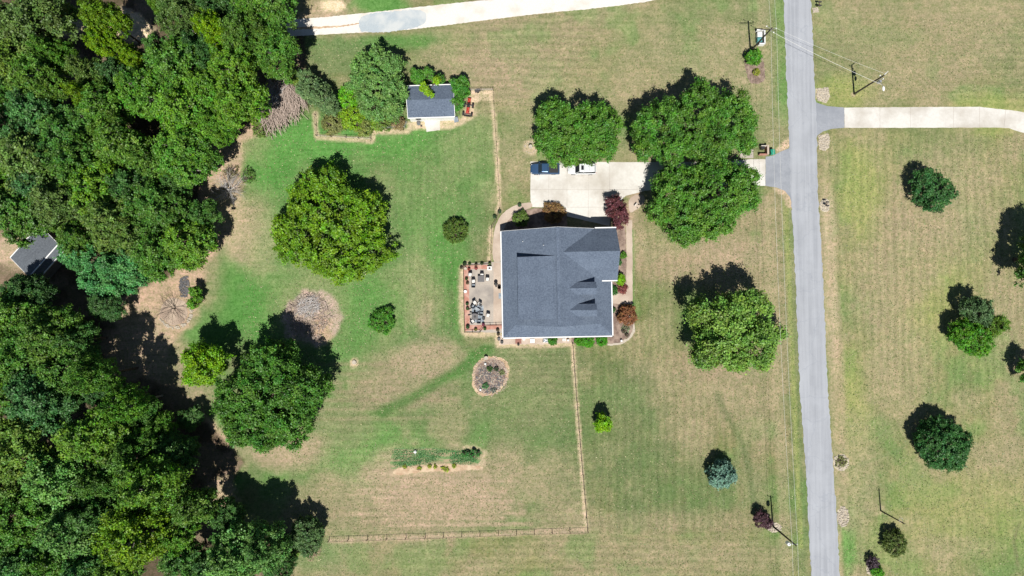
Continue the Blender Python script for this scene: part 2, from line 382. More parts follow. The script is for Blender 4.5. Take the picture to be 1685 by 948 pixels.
    blob(28, 412, 46, 36, 0, pink*.95, 1, .3); blob(232, 570, 60, 55, 40, pink*.95, .95, .3); blob(360, 820, 26, 40, 40, pink, .95, .3); blob(300, 640, 40, 40, 0, pink*.8, .5, .3)
    blob(213, 46, 34, 26, 0, soil*1.15, 1, .2); blob(112, 42, 30, 14, 0, soil*.9, .8, .3); blob(122, 92, 14, 12, 0, pink, .9, .3)
    blob(530, 28, 34, 26, 0, pink*.95, .85); blob(545, 8, 22, 14, 0, soil*1.2, .9, .3); blob(365, 255, 34, 30, 0, pink, .9, .4); blob(375, 350, 30, 50, 0, dry*1.15, .7, .4)
    blob(120, 640, 60, 40, 0, pink*.6, .5)
    # bare earth along fences, beds and garden
    E = soil*.86
    strip([(776, 152), (806, 152), (813, 190), (822, 330), (820, 348)], 3.8, E, .9, .6, 1.3)
    strip([(808, 375), (806, 430)], 3.6, E, .85, .6, 1.3); strip([(942, 560), (951, 690), (964, 868)], 3.3, E, .85, .6, 1.3)
    strip([(966, 872), (850, 877), (700, 884), (545, 889)], 4.6, pink*1.05, .85, .6, 1.4); strip([(519, 188), (521, 226), (570, 229), (612, 231), (616, 217), (672, 216)], 4.2, E, .9, .6, 1.3)
    area([(668, 200), (672, 216), (690, 212), (740, 213), (760, 204), (785, 190), (781, 172), (790, 165), (812, 165), (812, 150), (776, 148), (760, 195)], E, .95, 5, 4)
    strip([(770, 433), (760, 440), (761, 545), (768, 549), (824, 550)], 5, E, .85, .6, 1.3); strip([(818, 556), (820, 568), (940, 566)], 5, E*.95, .95)
    strip([(1283, 247), (1299, 232)], 6, pink*1.15, .95, .3); strip([(1278, 309), (1294, 316), (1300, 335)], 7, pink*1.1, .95, .3)
    strip([(1345, 150), (1345, 160)], 3, E, .8); blob(873, 243, 13, 13, 0, E*.9, 1, .2, .3); blob(583, 597, 7, 8, 0, E, .9, .3)
    strip([(1040, 320), (1046, 335), (1030, 350), (1034, 365)], 12, pink*.85, .8); strip([(1040, 380), (1041, 500)], 3, green*1.2, .6)
    blob(720, 805, 130, 40, 0, pink*.88, .65); blob(640, 770, 34, 30, 0, pink*.95, .55); blob(830, 760, 36, 36, 0, pink*.85, .4); strip([(700, 775), (650, 775)], 5, pink*1.1, .8, .6, 1.5); strip([(660, 773), (700, 769), (790, 769), (798, 745), (788, 738), (765, 737)], 4, E*.95, .75, .7, 1.8)
    chips = np.array((.37, .28, .235)); area([(470, 492), (498, 473), (528, 478), (552, 492), (564, 522), (556, 552), (538, 570), (505, 564), (474, 550), (458, 525), (464, 505)], chips, .95, 8, 26); blob(512, 505, 26, 20, -20, (.44, .40, .38), .7, .4, 1.6); blob(530, 535, 18, 22, 0, (.40, .27, .18), .7, .4, 1.6); blob(495, 535, 20, 16, 0, (.25, .18, .15), .6, .4, 1.8)
    blob(1405, 155, 4, 3, 0, E, .9, .3); blob(1447, 838, 12, 8, 0, dry*1.1, .6)
    # darker and lighter mowing passes, running across west and south, along the road east
    mow = np.clip(sm(px, 955, 985)*sm(py, 300, 340)*(1-sm(py, 868, 885))+sm(px, 1345, 1360)*sm(py, 205, 225)+.8*sm(px, 630, 660)*sm(py, 190, 210)*(1-sm(py, 540, 575))*(1-sm(px, 820, 860)), 0, 1)
    lane = np.sin(Y*2*math.pi/1.25+wob*7)*.5+.5; lane2 = np.sin(X*2*math.pi/1.35+wob*7)*.5+.5
    band = (1-mow)*lane+mow*lane2
    keep = (C.sum(-1) > .30) & ~inpoly(wood)
    near = (np.abs(X) < 97) & (np.abs(Y) < 59)
    amt = np.where(keep & near, .10*sm(fb(22, 41), .35, .6), 0)
    C *= 1.10
    C *= (1+amt*(band-.5)*2)[..., None]
    C *= (1+.16*(n_sm-.5)+.10*(rng.random(px.shape)-.5))[..., None]
    v = np.stack([X, Y, np.zeros_like(X)], -1).reshape(-1, 3)
    idx = np.arange(nx*ny).reshape(ny, nx)
    q = np.stack([idx[:-1, :-1], idx[:-1, 1:], idx[1:, 1:], idx[1:, :-1]], -1).reshape(-1, 4)
    me = bpy.data.meshes.new('ground'); me.vertices.add(len(v)); me.vertices.foreach_set('co', v.astype(np.float32).ravel())
    me.loops.add(q.size); me.loops.foreach_set('vertex_index', q.astype(np.int32).ravel())
    me.polygons.add(len(q)); me.polygons.foreach_set('loop_start', (np.arange(len(q))*4).astype(np.int32)); me.update(calc_edges=True)
    a = me.attributes.new('soilmap', 'FLOAT_COLOR', 'POINT')
    rgba = np.concatenate([np.clip(C, 0, 1).reshape(-1, 3), mow.reshape(-1, 1)], -1).astype(np.float32); a.data.foreach_set('color', rgba.ravel())
    o = bpy.data.objects.new('ground', me); COL.objects.link(o); o['kind'] = 'structure'
    m, nt, b = new_mat('lawn'); b.inputs['Roughness'].default_value = .95; b.inputs['Specular IOR Level'].default_value = .1
    at = N(nt, 'ShaderNodeAttribute', attribute_name='soilmap')
    sh = noise(nt, mapv(nt, (.12, 2.4, 1)), 1, 5, .7); sv = noise(nt, mapv(nt, (2.4, .12, 1)), 1, 5, .7)
    st = N(nt, 'ShaderNodeMix', data_type='FLOAT'); nt.links.new(at.outputs['Alpha'], st.inputs[0]); nt.links.new(sh, st.inputs[2]); nt.links.new(sv, st.inputs[3])
    c = at.outputs['Color']
    n1 = noise(nt, mapv(nt), 3.6, 4, .8); n2 = noise(nt, mapv(nt), .55, 6, .7); n3 = noise(nt, mapv(nt), 1.7, 4, .75)
    c = mixc(nt, ramp(nt, st.outputs[0], .38, .66, 0, .5), c, mixc(nt, 1, c, (.66, .80, .62), 'MULTIPLY'))
    c = mixc(nt, ramp(nt, n2, .46, .60, 0, .7), c, mixc(nt, 1, c, (1.36, 1.22, 1.32), 'MULTIPLY'))
    c = mixc(nt, ramp(nt, n3, .48, .62, 0, .85), c, mixc(nt, 1, c, (.66, .78, .60), 'MULTIPLY'))
    c = mixc(nt, ramp(nt, n1, .54, .66, 0, .75), c, mixc(nt, 1, c, (1.6, 1.5, 1.6), 'MULTIPLY'))
    c = mixc(nt, ramp(nt, n1, .47, .36, 0, .8), c, mixc(nt, 1, c, (.55, .66, .48), 'MULTIPLY'))
    nt.links.new(c, b.inputs['Base Color']); bump(nt, n1, b, .5, .06)
    me.materials.append(m)
build_ground()

# ------------------------------------------------------------------ road, drives, paths, beds
L_EDGE = [(1250, -1400), (1283, -160), (1290, 0), (1293, 100), (1297, 200), (1299, 243), (1301, 312), (1305, 380), (1312, 533), (1316, 640), (1327, 789), (1335, 948), (1343, 1100), (1404, 2400)]
R_EDGE = [(1284, -1400), (1325, -160), (1334, 0), (1338, 73), (1341, 147), (1344, 213), (1346, 316), (1350, 380), (1356, 490), (1362, 640), (1377, 849), (1382, 948), (1390, 1100), (1462, 2400)]
sheet('road', L_EDGE+R_EDGE[::-1], .030, 'asphalt', .11, .5, 3)
sheet('asphalt_apron', [(1302, 238), (1297, 245), (1284, 250), (1272, 256), (1260, 258), (1259.5, 306), (1278, 309), (1292, 314), (1300, 324), (1303, 334)], .024, 'asphalt_apron', .04, .5, 5)
sheet('asphalt_apron', [(1341, 168), (1350, 171), (1362, 175), (1389, 177), (1389.5, 210), (1370, 212), (1355, 216), (1344, 224)], .024, 'asphalt_apron', .04, .5, 6)
sheet('driveway', [(1389.5, 177), (1560, 176), (1612, 176), (1640, 179), (1668, 182), (1700, 188), (1800, 212), (1800, 262), (1700, 224), (1682, 218), (1660, 211), (1640, 210), (1389.5, 210.5)], .018, 'concrete_pale', .03, .6, 7)
sheet('driveway', [(873, 266), (873, 330), (876, 341), (930, 342), (933, 356), (1003, 372), (1006, 345), (1030, 322), (1062, 314), (1120, 306), (1259.5, 306), (1259.5, 262), (1236, 262), (1200, 266), (1060, 267)], .018, 'concrete_pale', .03, .6, 8)
sheet('parking_slab', [(1218, 246), (1240, 246), (1240, 260), (1218, 260)], .024, 'patio_concrete', .03, .5, 9)
# expansion joints in the concrete
def joints(name, segs, z):
    mb = MB()
    for a, b in segs:
        p = Vector((*P(*a, z), z)); q = Vector((*P(*b, z), z)); d = (q-p); L = d.length; an = math.atan2(d.y, d.x); c = (p+q)/2
        mb.box((c.x, c.y, z), (L, .035, .006), an)
    o = mb.build(name, 'patio_concrete'); o['kind'] = 'structure'
joints('joint_lines', [((903, 268), (903, 341)), ((933, 268), (933, 341)), ((968, 268), (968, 360)), ((1003, 268), (1003, 345)), ((873, 312), (1060, 312)), ((933, 341), (1003, 341)),
        ((1240, 262), (1240, 306)), ((1448, 177), (1448, 210)), ((1498, 177), (1498, 210)), ((1569, 176.5), (1569, 210)), ((1612, 176.5), (1612, 210)), ((1655, 181), (1652, 210))], .022)
sheet('gravel_track', [(300, 25), (420, 34), (480, 33), (600, 22), (700, 10), (800, 0), (900, -6), (1000, -14), (1130, -20), (1088, 0), (980, 14), (900, 21), (800, 33), (700, 46), (640, 52), (560, 55), (480, 60), (400, 64), (300, 60)], .014, 'gravel_white', .05, .3, 11, smooth=1)
sheet('gravel_patch', [(592, 24), (640, 19), (702, 14), (703, 42), (660, 50), (630, 54), (600, 53), (590, 50)], .026, 'gravel_blue', .1, .25, 12, smooth=2)
sheet('grass_strip', [(478, 44.5), (520, 44), (560, 42), (592, 38), (592, 40), (560, 44.5), (520, 47.5), (478, 48.5)], .024, M['soil'], .1, .3, 13)
sheet('footpath', [(876, 333), (876, 342), (862, 346), (845, 354), (836, 364), (828, 378), (826, 400), (826, 432), (810, 432), (811, 400), (813, 380), (819, 362), (828, 350), (842, 340), (860, 334)], .022, 'path_paving', .04, .4, 14, smooth=2)
sheet('footpath', [(1030, 362), (1040, 362), (1041, 430), (1041, 500), (1008, 500), (1008, 484), (1030, 482), (1031, 420)], .022, 'path_paving', .04, .5, 15)
sheet('patio', [(766, 434), (828, 430), (829, 548), (768, 546)], .030, 'patio_concrete', .03, .5, 16)
sheet('patio_lane', [(812, 432), (829, 432), (829, 545), (812, 545)], .034, 'path_paving', .03, .5, 17)
sheet('patio_border', [(763, 437), (808, 436), (808, 443), (771.5, 443), (773, 535), (829, 534), (829, 541), (764, 545)], .05, 'brick', .03, .5, 18)
sheet('mulch_bed', [(829, 378), (836, 363), (846, 354), (862, 346), (878, 343), (931, 343), (933, 357), (935, 385), (829, 385)], .026, 'mulch', .06, .4, 19)
sheet('mulch_bed', [(1010, 378), (1020, 372), (1029, 372), (1031, 420), (1030, 483), (1008, 484), (1000, 440)], .026, 'mulch', .06, .4, 20)
sheet('mulch_bed', [(1004, 500), (1040, 501), (1041, 530), (1042, 545), (1033, 556), (1020, 564), (1000, 566), (940, 567), (940, 552), (1004, 552)], .026, 'mulch', .12, .4, 21)
sheet('stone_edging', [(1041, 530), (1045, 532), (1044, 548), (1035, 559), (1021, 568), (1000, 569), (1000, 566), (1020, 564), (1033, 556), (1041, 545)], .05, 'stone', .1, .3, 22)
sheet('mulch_bed', [(821, 552), (940, 552), (940, 565), (890, 567), (822, 567)], .026, 'path_paving', .08, .4, 23)
sheet('mulch_bed', [(1224, 92), (1231, 83), (1250, 84), (1257, 100), (1260, 126), (1256, 136), (1240, 139), (1233, 134), (1226, 114)], .026, 'mulch', .1, .3, 25, smooth=1)
sheet('mulch_bed', [(1032, 325), (1056, 318), (1062, 330), (1050, 345), (1036, 352)], .026, 'path_paving', .1, .3, 26, smooth=2)
OV = [(784, 596), (794, 589), (806, 586), (820, 587), (831, 591), (837, 600), (838, 612), (835, 628), (825, 641), (810, 651), (795, 653), (785, 648), (777, 637), (776, 622), (779, 606)]
sheet('soil_margin', OV, .014, 'soil', .12, .3, 27, smooth=2)
cx_, cy_ = 807, 620
sheet('mulch_bed', [(cx_+(x-cx_)*.86, cy_+(y-cy_)*.86) for x, y in OV], .03, 'mulch', .1, .3, 28, smooth=2)
sheet('vegetable_bed', [(650, 736), (672, 739), (700, 736), (745, 741), (770, 737), (790, 742), (795, 750), (788, 762), (765, 759), (738, 762), (715, 757), (690, 764), (660, 769), (645, 772), (641, 758), (646, 748)], .014, (lambda: mat('bed_green', (.11, .22, .08), (.17, .23, .10), 2.5, .95, .1, c3=(.34, .27, .17), s3=.9, bmp=.5, big=(.46, .60), stretch=(.35, 2.2, 1)))(), .15, .4, 29)
sheet('vegetable_bed', [(646, 778), (655, 770), (690, 766), (740, 764), (792, 767), (790, 772), (745, 776), (700, 776), (655, 782)], .018, 'soil', .12, .3, 30)
sheet('shed_pad', [(698, 198), (724, 198), (724, 214), (702, 217)], .028, 'concrete_pale', .03, .4, 31)

# ------------------------------------------------------------------ main house
TH = R(1.1)
HOUSE = thing('main_house', (-1.41, -4.93, 0), 'large house with blue-grey shingle roof, two small dormers and white gutters, beside the patio', 'house', rz=TH)
W_, D_, ZE, ZR = 17.5, 17.1, 2.8, 7.4; MP = (ZR-ZE)/8.75; GV = 2.0; gz = ZE+MP*GV; RIDGE = 8.75
def mz(u): return ZR-MP*abs(u-RIDGE)
mb = MB()
T = .16
mb.slab([(0, 0, ZE), (GV, GV-.45, gz), (GV, GV, gz), (RIDGE, GV-.02, ZR), (RIDGE, D_, ZR), (0, D_, ZE)][0:1]+[(GV, GV, gz), (RIDGE, GV-.3, ZR), (RIDGE, D_, ZR), (0, D_, ZE)], T)
mb.slab([(W_, 0, ZE), (W_, D_, ZE), (RIDGE, D_, ZR), (RIDGE, GV-.3, ZR), (W_-GV, GV, gz)], T)
mb.slab([(0, 0, ZE), (W_, 0, ZE), (W_-GV, GV, gz), (GV, GV, gz)], T)
roof = mb.build('roof', 'shingles', HOUSE)
MB().box((RIDGE, (GV+D_)/2, ZR-.02), (.5, D_-GV-.1, .14)).build('ridge_vent', M['shingles'], roof)
# gable ends and walls
mb = MB(); ins = .55
mb.box((W_/2, D_/2, (ZE-.1)/2), (W_-2*ins, D_-2*ins, ZE-.1))
for v in (GV+.2, D_-ins-.1):
    k = GV+.3 if v < 5 else ins
    mb.add([(k, v-.1, mz(k)-.25), (W_-k, v-.1, mz(k)-.25), (RIDGE, v-.1, ZR-.25), (k, v+.1, mz(k)-.25), (W_-k, v+.1, mz(k)-.25), (RIDGE, v+.1, ZR-.25)],
           [(0, 1, 2), (5, 4, 3), (0, 3, 4, 1), (1, 4, 5, 2), (2, 5, 3, 0)])
mb.build('wall', 'siding', HOUSE)
# wing facing the road
WR, WZ, WV0, WV1, WE = 13.25, 7.0, 8.85, D_+.05, 18.4
zn, zs = 4.2, 3.8
wing = MB()
wing.slab([(9.5, WR, WZ), (WE, WR, WZ), (WE-.12, WV1, zn), (14.8, WV1, zn)], T)
wing.slab([(9.5, WR, WZ), (14.6, WV0, zs), (WE-.05, WV0, zs), (WE, WR, WZ)], T)
wing.build('wing_roof', 'shingles', HOUSE)
mb = MB(); mb.box(((15+WE-.5)/2, (WV0+WV1)/2, (zs-.15)/2), (WE-.5-15, WV1-WV0-1.1, zs-.15))
mb.add([(WE-.6, WV0+.5, zs-.2), (WE-.6, WV1-.5, zs-.2), (WE-.6, WR, WZ-.35), (WE-.8, WV0+.5, zs-.2), (WE-.8, WV1-.5, zs-.2), (WE-.8, WR, WZ-.35)],
       [(0, 1, 2), (5, 4, 3), (0, 3, 4, 1), (1, 4, 5, 2), (2, 5, 3, 0)])
mb.build('wing_wall', 'siding', HOUSE)
# gutters and fascia
for (a, b, z) in (((-.07, -.15), (-.07, D_), ZE), ((-.15, -.07), (W_+.15, -.07), ZE), ((W_+.07, -.15), (W_+.07, WV0-.2), ZE), ((14.9, WV1+.07), (WE-.1, WV1+.07), zn), ((15.9, WV0-.07), (WE-.05, WV0-.07), zs)):
    c = ((a[0]+b[0])/2, (a[1]+b[1])/2, z-.05); d = (abs(a[0]-b[0]) or .17, abs(a[1]-b[1]) or .17, .16)
    MB().box(c, d).build('gutter', 'white_paint', HOUSE)
for s in (0, 1):
    u0 = 0 if s == 0 else W_
    MB().slab([(u0, D_+.012, ZE+.01), (u0, D_+.05, ZE+.01), (RIDGE, D_+.05, ZR+.01), (RIDGE, D_+.012, ZR+.01)][::(-1 if s else 1)], .22).build('fascia', 'white_paint', HOUSE)
# two doghouse dormers towards the road
for v0 in (7.6, 4.2):
    rz_, hw, ez = 6.55, .98, 5.85; uf = 14.7; ub = RIDGE+(ZR-rz_)/MP; ue = RIDGE+(ZR-ez)/MP
    d = MB(); d.slab([(ub, v0, rz_), (uf, v0, rz_), (uf, v0+hw, ez), (ue, v0+hw, ez)], .1); d.slab([(ub, v0, rz_), (ue, v0-hw, ez), (uf, v0-hw, ez), (uf, v0, rz_)], .1)
    dr = d.build('dormer', 'shingles', HOUSE)
    wl = MB(); q = hw-.15; zb = mz(14.5)-.1
    wl.add([(ue-.2, v0-q, mz(ue-.2)-.2), (14.5, v0-q, zb), (14.5, v0-q, ez-.02), (ue-.2, v0-q, ez-.02), (ue-.2, v0+q, mz(ue-.2)-.2), (14.5, v0+q, zb), (14.5, v0+q, ez-.02), (ue-.2, v0+q, ez-.02), (14.5, v0, rz_-.14)],
           [(0, 1, 2, 3), (7, 6, 5, 4), (1, 5, 6, 8, 2), (0, 4, 5, 1)])
    wl.build('dormer_wall', 'siding', dr)
    MB().box((14.515, v0, zb+.95), (.05, .9, 1.1)).build('window', 'glass_dark', dr)
# shed dormer on the patio slope
d = MB(); v1, v0 = 12.7, 2.9; uf, zf, ub = 2.45, 5.62, 8.3; zb = mz(ub)+.015
d.slab([(uf, v0, zf), (ub, v0, zb), (ub, v1, zb), (uf, v1, zf)], .14)
sdm = d.build('shed_dormer', 'shingles', HOUSE)
wl = MB(); a, b = v0+.2, v1-.12; u0 = uf+.25
wl.add([(u0, a, mz(u0)-.2), (ub-.8, a, mz(ub-.8)-.2), (ub-.8, a, zb-.4), (u0, a, zf-.1), (u0, b, mz(u0)-.2), (ub-.8, b, mz(ub-.8)-.2), (ub-.8, b, zb-.4), (u0, b, zf-.1)],
       [(0, 1, 2, 3), (7, 6, 5, 4), (0, 3, 7, 4), (0, 4, 5, 1)])
wl.build('dormer_wall', 'siding', sdm)
for v in (4.5, 7.0, 9.5, 11.6): MB().box((u0-.02, v, mz(u0)+.5), (.05, 1.0, .6)).build('window', 'glass_dark', sdm)
# openings in the walls
for (u, v, sx_, sy_, z) in ((.53, 5, .06, 1.8, 1.4), (.53, 12.5, .06, 1.4, 1.5), (5, .53, 1.4, .06, 1.5), (12, .53, 1.4, .06, 1.5), (W_-.53, 2.5, .06, 1.5, 1.5), (W_-.53, 7, .06, 1.5, 1.5), (4, D_-.53, 1.4, .06, 1.5)):
    f = MB().box((u, v, z), (sx_+.05 if sx_ < .1 else sx_+.2, sy_+.05 if sy_ < .1 else sy_+.2, 1.3)).build('window', 'white_paint', HOUSE)
    MB().box((u, v, z), (sx_+.09 if sx_ < .1 else sx_, sy_+.09 if sy_ < .1 else sy_, 1.1)).build('pane', 'glass_dark', f)
MB().box((W_-.52, 4.8, 1.05), (.08, 1.0, 2.1)).build('door', 'red_paint', HOUSE)
MB().box((12.2, D_-.52, 1.1), (4.8, .08, 2.2)).build('garage_door', 'white_paint', HOUSE)
for u, v in ((3.4, 15.2), (6.6, 14.4)): MB().lathe((u, v, mz(u)-.05), [(.05, 0), (.05, .35)], 8).build('vent_pipe', 'white_paint', HOUSE)
MB().box((.9, D_+.1, ZE-.02), (.5, .14, .1)).build('gutter_cap', 'white_paint', HOUSE)

# ------------------------------------------------------------------ garden shed
def gable_shed(name, label, corners, ze, zr, roofm, axis_long=True, wallm='white_paint', cat='shed', asym=.5):
    """corners: sw, se, ne, nw in photograph at eave height; ridge runs sw->se"""
    sw, se, ne, nw = [Vector((*P(*c, ze), 0)) for c in corners]
    rz = math.atan2((se-sw).y, (se-sw).x); L = ((se-sw).length+(ne-nw).length)/2; Dp = ((nw-sw).length+(ne-se).length)/2
    t = thing(name, (sw.x, sw.y, 0), label, cat, rz=rz)
    mb = MB(); y = Dp*asym
    mb.slab([(0, 0, ze), (L, 0, ze), (L, y, zr), (0, y, zr)], .12); mb.slab([(0, y, zr), (L, y, zr), (L, Dp, ze), (0, Dp, ze)], .12)
    r = mb.build('roof', roofm, t)
    wl = MB(); i = .09; wl.box((L/2, Dp/2, (ze-.1)/2), (L-2*i, Dp-2*i, ze-.1))
    for x in (i+.05, L-i-.05):
        wl.add([(x-.05, i, ze-.12), (x-.05, Dp-i, ze-.12), (x-.05, y, zr-.2), (x+.05, i, ze-.12), (x+.05, Dp-i, ze-.12), (x+.05, y, zr-.2)], [(0, 2, 1), (3, 4, 5), (0, 3, 5, 2), (1, 2, 5, 4), (0, 1, 4, 3)])
    wl.build('wall', wallm, t)
    for yy in (-.06, Dp+.06): MB().box((L/2, yy, ze-.04), (L+.1, .14, .15)).build('gutter', 'white_paint', t)
    for x in (-.04, L+.04):
        MB().slab([(x-.03, -.02, ze+.015), (x+.03, -.02, ze+.015), (x+.03, y, zr+.015), (x-.03, y, zr+.015)], .17).slab([(x-.03, y, zr+.015), (x+.03, y, zr+.015), (x+.03, Dp, ze+.015), (x-.03, Dp, ze+.015)], .17).build('bargeboard', 'white_paint', t)
    return t, L, Dp
SH, L, Dp = gable_shed('garden_shed', 'small white-walled shed with grey-blue roof near the red tractor', [(671.5, 194), (748, 191.5), (745.5, 138.5), (669, 143)], 2.7, 3.7, 'shingles')
MB().box((L*.55, .08, 1.1), (2.4, .06, 2.15)).build('door', 'white_plastic', SH); MB().box((L*.2, .08, 1.5), (.9, .06, .8)).build('window', 'glass_dark', SH)
HUT, L, Dp = gable_shed('woodland_hut', 'grey-roofed hut half hidden under the woodland trees', [(60, 462), (112, 404), (53, 385), (14, 437)], 2.8, 3.5, 'shingles_grey', wallm='stone_dark', cat='hut', asym=.16)
MB().box((L/2, Dp*.16, 3.52), (L+.1, .16, .08)).build('ridge_cap', 'white_paint', HUT)

# ------------------------------------------------------------------ fences
def fence(name, label, pxs, h=1.15, step=2.3, m='fence_wood', rails=(1.05,), group=None, rw=.025, wires=()):
    pts = [Vector((*P(x, y), 0)) for x, y in pxs]
    t = thing(name, tuple(pts[0]), label, 'fence', group)
    proto = MB().box((0, 0, h/2), (.09, .09, h), 0, .9).build('post', m, t)
    first = True
    for i in range(len(pts)-1):
        a, b = pts[i]-pts[0], pts[i+1]-pts[0]; d = b-a; n = max(1, round(d.length/step))
        for k in range(n+(1 if i == len(pts)-2 else 0)):
            q = a+d*(k/n)
            if first: proto.location = q; first = False
            else:
                c = proto.copy(); COL.objects.link(c); c.location = q; c.rotation_euler.z = random.uniform(-.2, .2)
        for z in rails:
            MB().tube((a.x, a.y, z), (b.x, b.y, z), rw, rw, 6).build('rail', m, t)
    mb = MB(); 
    for i in range(len(pts)-1):
        a, b = pts[i]-pts[0], pts[i+1]-pts[0]; d = b-a; L = d.length; dn = d/L
        for z in wires: mb.tube((a.x, a.y, z), (b.x, b.y, z), .008, .008, 3)
        k = 0.0
        while k < L and wires:
            q = a+dn*k; mb.tube((q.x, q.y, .08), (q.x, q.y, h-.1), .006, .006, 3); k += .3
    if wires: mb.build('wire_mesh', 'grey_metal', t)
    return t
random.seed(5)
fence('yard_fence', 'brown post and rail fence from tractor corner down to the curved path', [(772, 149), (811.5, 148.5), (817, 240), (823, 342)], wires=(.2, .5, .8))
fence('yard_fence', 'short brown rail fence beside the curved path west of the house', [(822, 347), (817, 362), (809, 376), (808.5, 400), (808, 431)], step=1.8, wires=(.2, .5, .8))
fence('yard_fence', 'long wire and rail fence running from the hedge row to the field corner', [(942.5, 569), (949, 660), (955, 735), (967, 873)], wires=(.2, .5, .8))
fence('yard_fence', 'wire and rail fence along the strip of bare earth at the field edge', [(967, 873.5), (850, 877), (700, 883), (542, 888.5)], wires=(.2, .5, .8), step=3.0)
fence('thicket_fence', 'brown fence round the overgrown thicket plot beside the brush pile', [(520, 190), (522, 224), (570, 227), (611, 229), (611, 212)], step=2.0, wires=(.3, .6))
fence('thicket_fence', 'grey metal fence between the thicket and the white shed', [(612, 211), (640, 212), (667, 211), (670, 203)], m='galvanised', step=1.6, wires=(.3, .6), rw=.035)
fence('patio_fence', 'low dark railing along the upper edge of the patio', [(762, 437), (785, 436), (808, 434)], m='fence_wood', h=1.0, step=1.1, rails=(.3, .95), rw=.03)
fence('patio_fence', 'low dark railing along the brick edge facing the lawn', [(763, 438), (763.5, 490), (765, 546)], m='fence_wood', h=1.0, step=1.3, rails=(.3, .95), rw=.03)
fence('patio_fence', 'low dark railing at the bottom of the patio by the house corner', [(765, 547), (790, 547), (797, 536), (826, 535)], m='fence_wood', h=1.0, step=1.1, rails=(.3, .95), rw=.03)

# ------------------------------------------------------------------ power and lamp poles
def px3(px, py, z): return Vector((*P(px, py, z), z))
def pole(label, base, h, r=.15, name='power_pole', lean=(0, 0)):
    x, y = P(*base); t = thing(name, (x, y, 0), label, 'pole', 'wooden utility poles' if name == 'power_pole' else None)
    MB().tube((0, 0, -.3), (lean[0], lean[1], h), r, r*.7, 10).build('pole_shaft', 'pole_wood', t, smooth=False)
    return t, x, y
H0, H1, H2 = 9.4, 9.1, 9.1
p0, x0, y0 = pole('utility pole rising from the mulch bed beside the bin enclosure', (1235, 84), H0)
p1, x1, y1 = pole('utility pole with street light standing on the open lawn above the curved driveway', (1405.4, 154.7), H1)
p2, x2, y2 = pole('utility pole with white transformer next to the small purple tree', (1271.8, 865.8), H2)
def insul(mb, x, y, z): mb.lathe((x, y, z), [(.05, 0), (.09, .04), (.05, .1), (.09, .14), (.04, .22)], 8)
for t, hh, arms in ((p0, H0, ((-.75, .35), (.8, .1), (.5, -.4))), (p1, H1, ((.35, .35), (-.35, .15), (.25, -.3))), (p2, H2, ((-.5, .2), (.35, .1)))):
    a = MB()
    for k, (ax, ay) in enumerate(arms):
        z = hh-.35-.25*k; a.tube((0, 0, z), (ax, ay, z+.08), .035, .03, 6)
    a.build('bracket', 'grey_metal', t)
    for k, (ax, ay) in enumerate(arms):
        i_ = MB(); insul(i_, ax, ay, hh-.3-.25*k); i_.build('insulator', 'lamp_white', t)
MB().tube((0, 0, H0-.5), (.9, -.3, H0-.45), .04, .03, 6).box((-.75, 0, H0-.6), (1.6, .1, .1)).build('crossarm', 'pole_wood', p0)
tr = MB().lathe((-.5, -.25, H2-2.2), [(.26, 0), (.29, .05), (.29, .85), (.22, .95)], 16).build('transformer', 'lamp_white', p2)
MB().tube((-.5, -.25, H2-1.25), (-.5, -.25, H2-.95), .05, .03, 8).tube((-.35, -.15, H2-1.25), (-.35, -.15, H2-.98), .05, .03, 8).build('bushing', 'grey_metal', tr)
MB().lathe((.35, -.3, H1-2.4), [(.24, 0), (.26, .05), (.26, .7), (.2, .8)], 14).build('transformer', 'galvanised', p1)
la = MB().tube((0, 0, H1-1.6), (.5, -1.3, H1-1.2), .04, .035, 8).build('lamp_arm', 'grey_metal', p1)
lm = MB().blob((.55, -1.65, H1-1.2), (.2, .42, .12), 1, 12, 6, 0).build('lamp_head', 'lamp_white', p1, smooth=True)
MB().tube((0, 0, H1-.1), (.75, .7, H1-.2), .04, .035, 8).build('arm', 'lamp_white', p1)
p3, x3, y3 = pole('bare dark post with a small ring bracket on the east lawn', (1449.1, 840.3), 6.7, .12, 'lamp_post')
mb = MB(); k = 18
for i in range(k): 
    a0, a1 = 2*math.pi*i/k, 2*math.pi*(i+1)/k
    mb.tube((-.1+.32*math.cos(a0)*.9, .35+.32*math.sin(a0), 6.0), (-.1+.32*math.cos(a1)*.9, .35+.32*math.sin(a1), 6.0), .025, .025, 5)
mb.build('ring_bracket', 'grey_metal', p3)
def wire(label, a, b, sag=.5, r=.014, m='galvanised', group='overhead power wires'):
    pts = []; n = 24
    for i in range(n+1):
        t = i/n; p = a.lerp(b, t); pts.append((p.x, p.y, p.z-sag*4*t*(1-t)))
    o = MB().path(pts, [r]*(n+1), 5).build('power_wire', m); tag(o, label, 'wire', group); return o
mat('wire_pale', (.75, .74, .70), (.65, .64, .6), 3, .4, .5)
A = lambda x, y, h, dx, dy, dz=0: Vector((x+dx, y+dy, h+dz))
wire('pale overhead wire nearest the road, from the bin pole to the transformer pole', A(x0, y0, H0, .8, .1, -.3), A(x2, y2, H2, .35, .1, -.3), .9, m='wire_pale')
wire('pale overhead wire further from the road, from the bin pole to the transformer pole', A(x0, y0, H0, -.1, .35, -.2), A(x2, y2, H2, -.5, .2, -.2), 1.3, m='wire_pale')
e0 = A(x0, y0, H0, .8, .1, -.3); d_ = (Vector((x0, y0, 0))-Vector((x2, y2, 0))).normalized()
wire('pale overhead wire running off above the gravel track on the road side', A(x0, y0, H0, .8, .1, -.3), A(x0, y0, H0, .8, .1, -.3)+d_*60, .8, m='wire_pale')
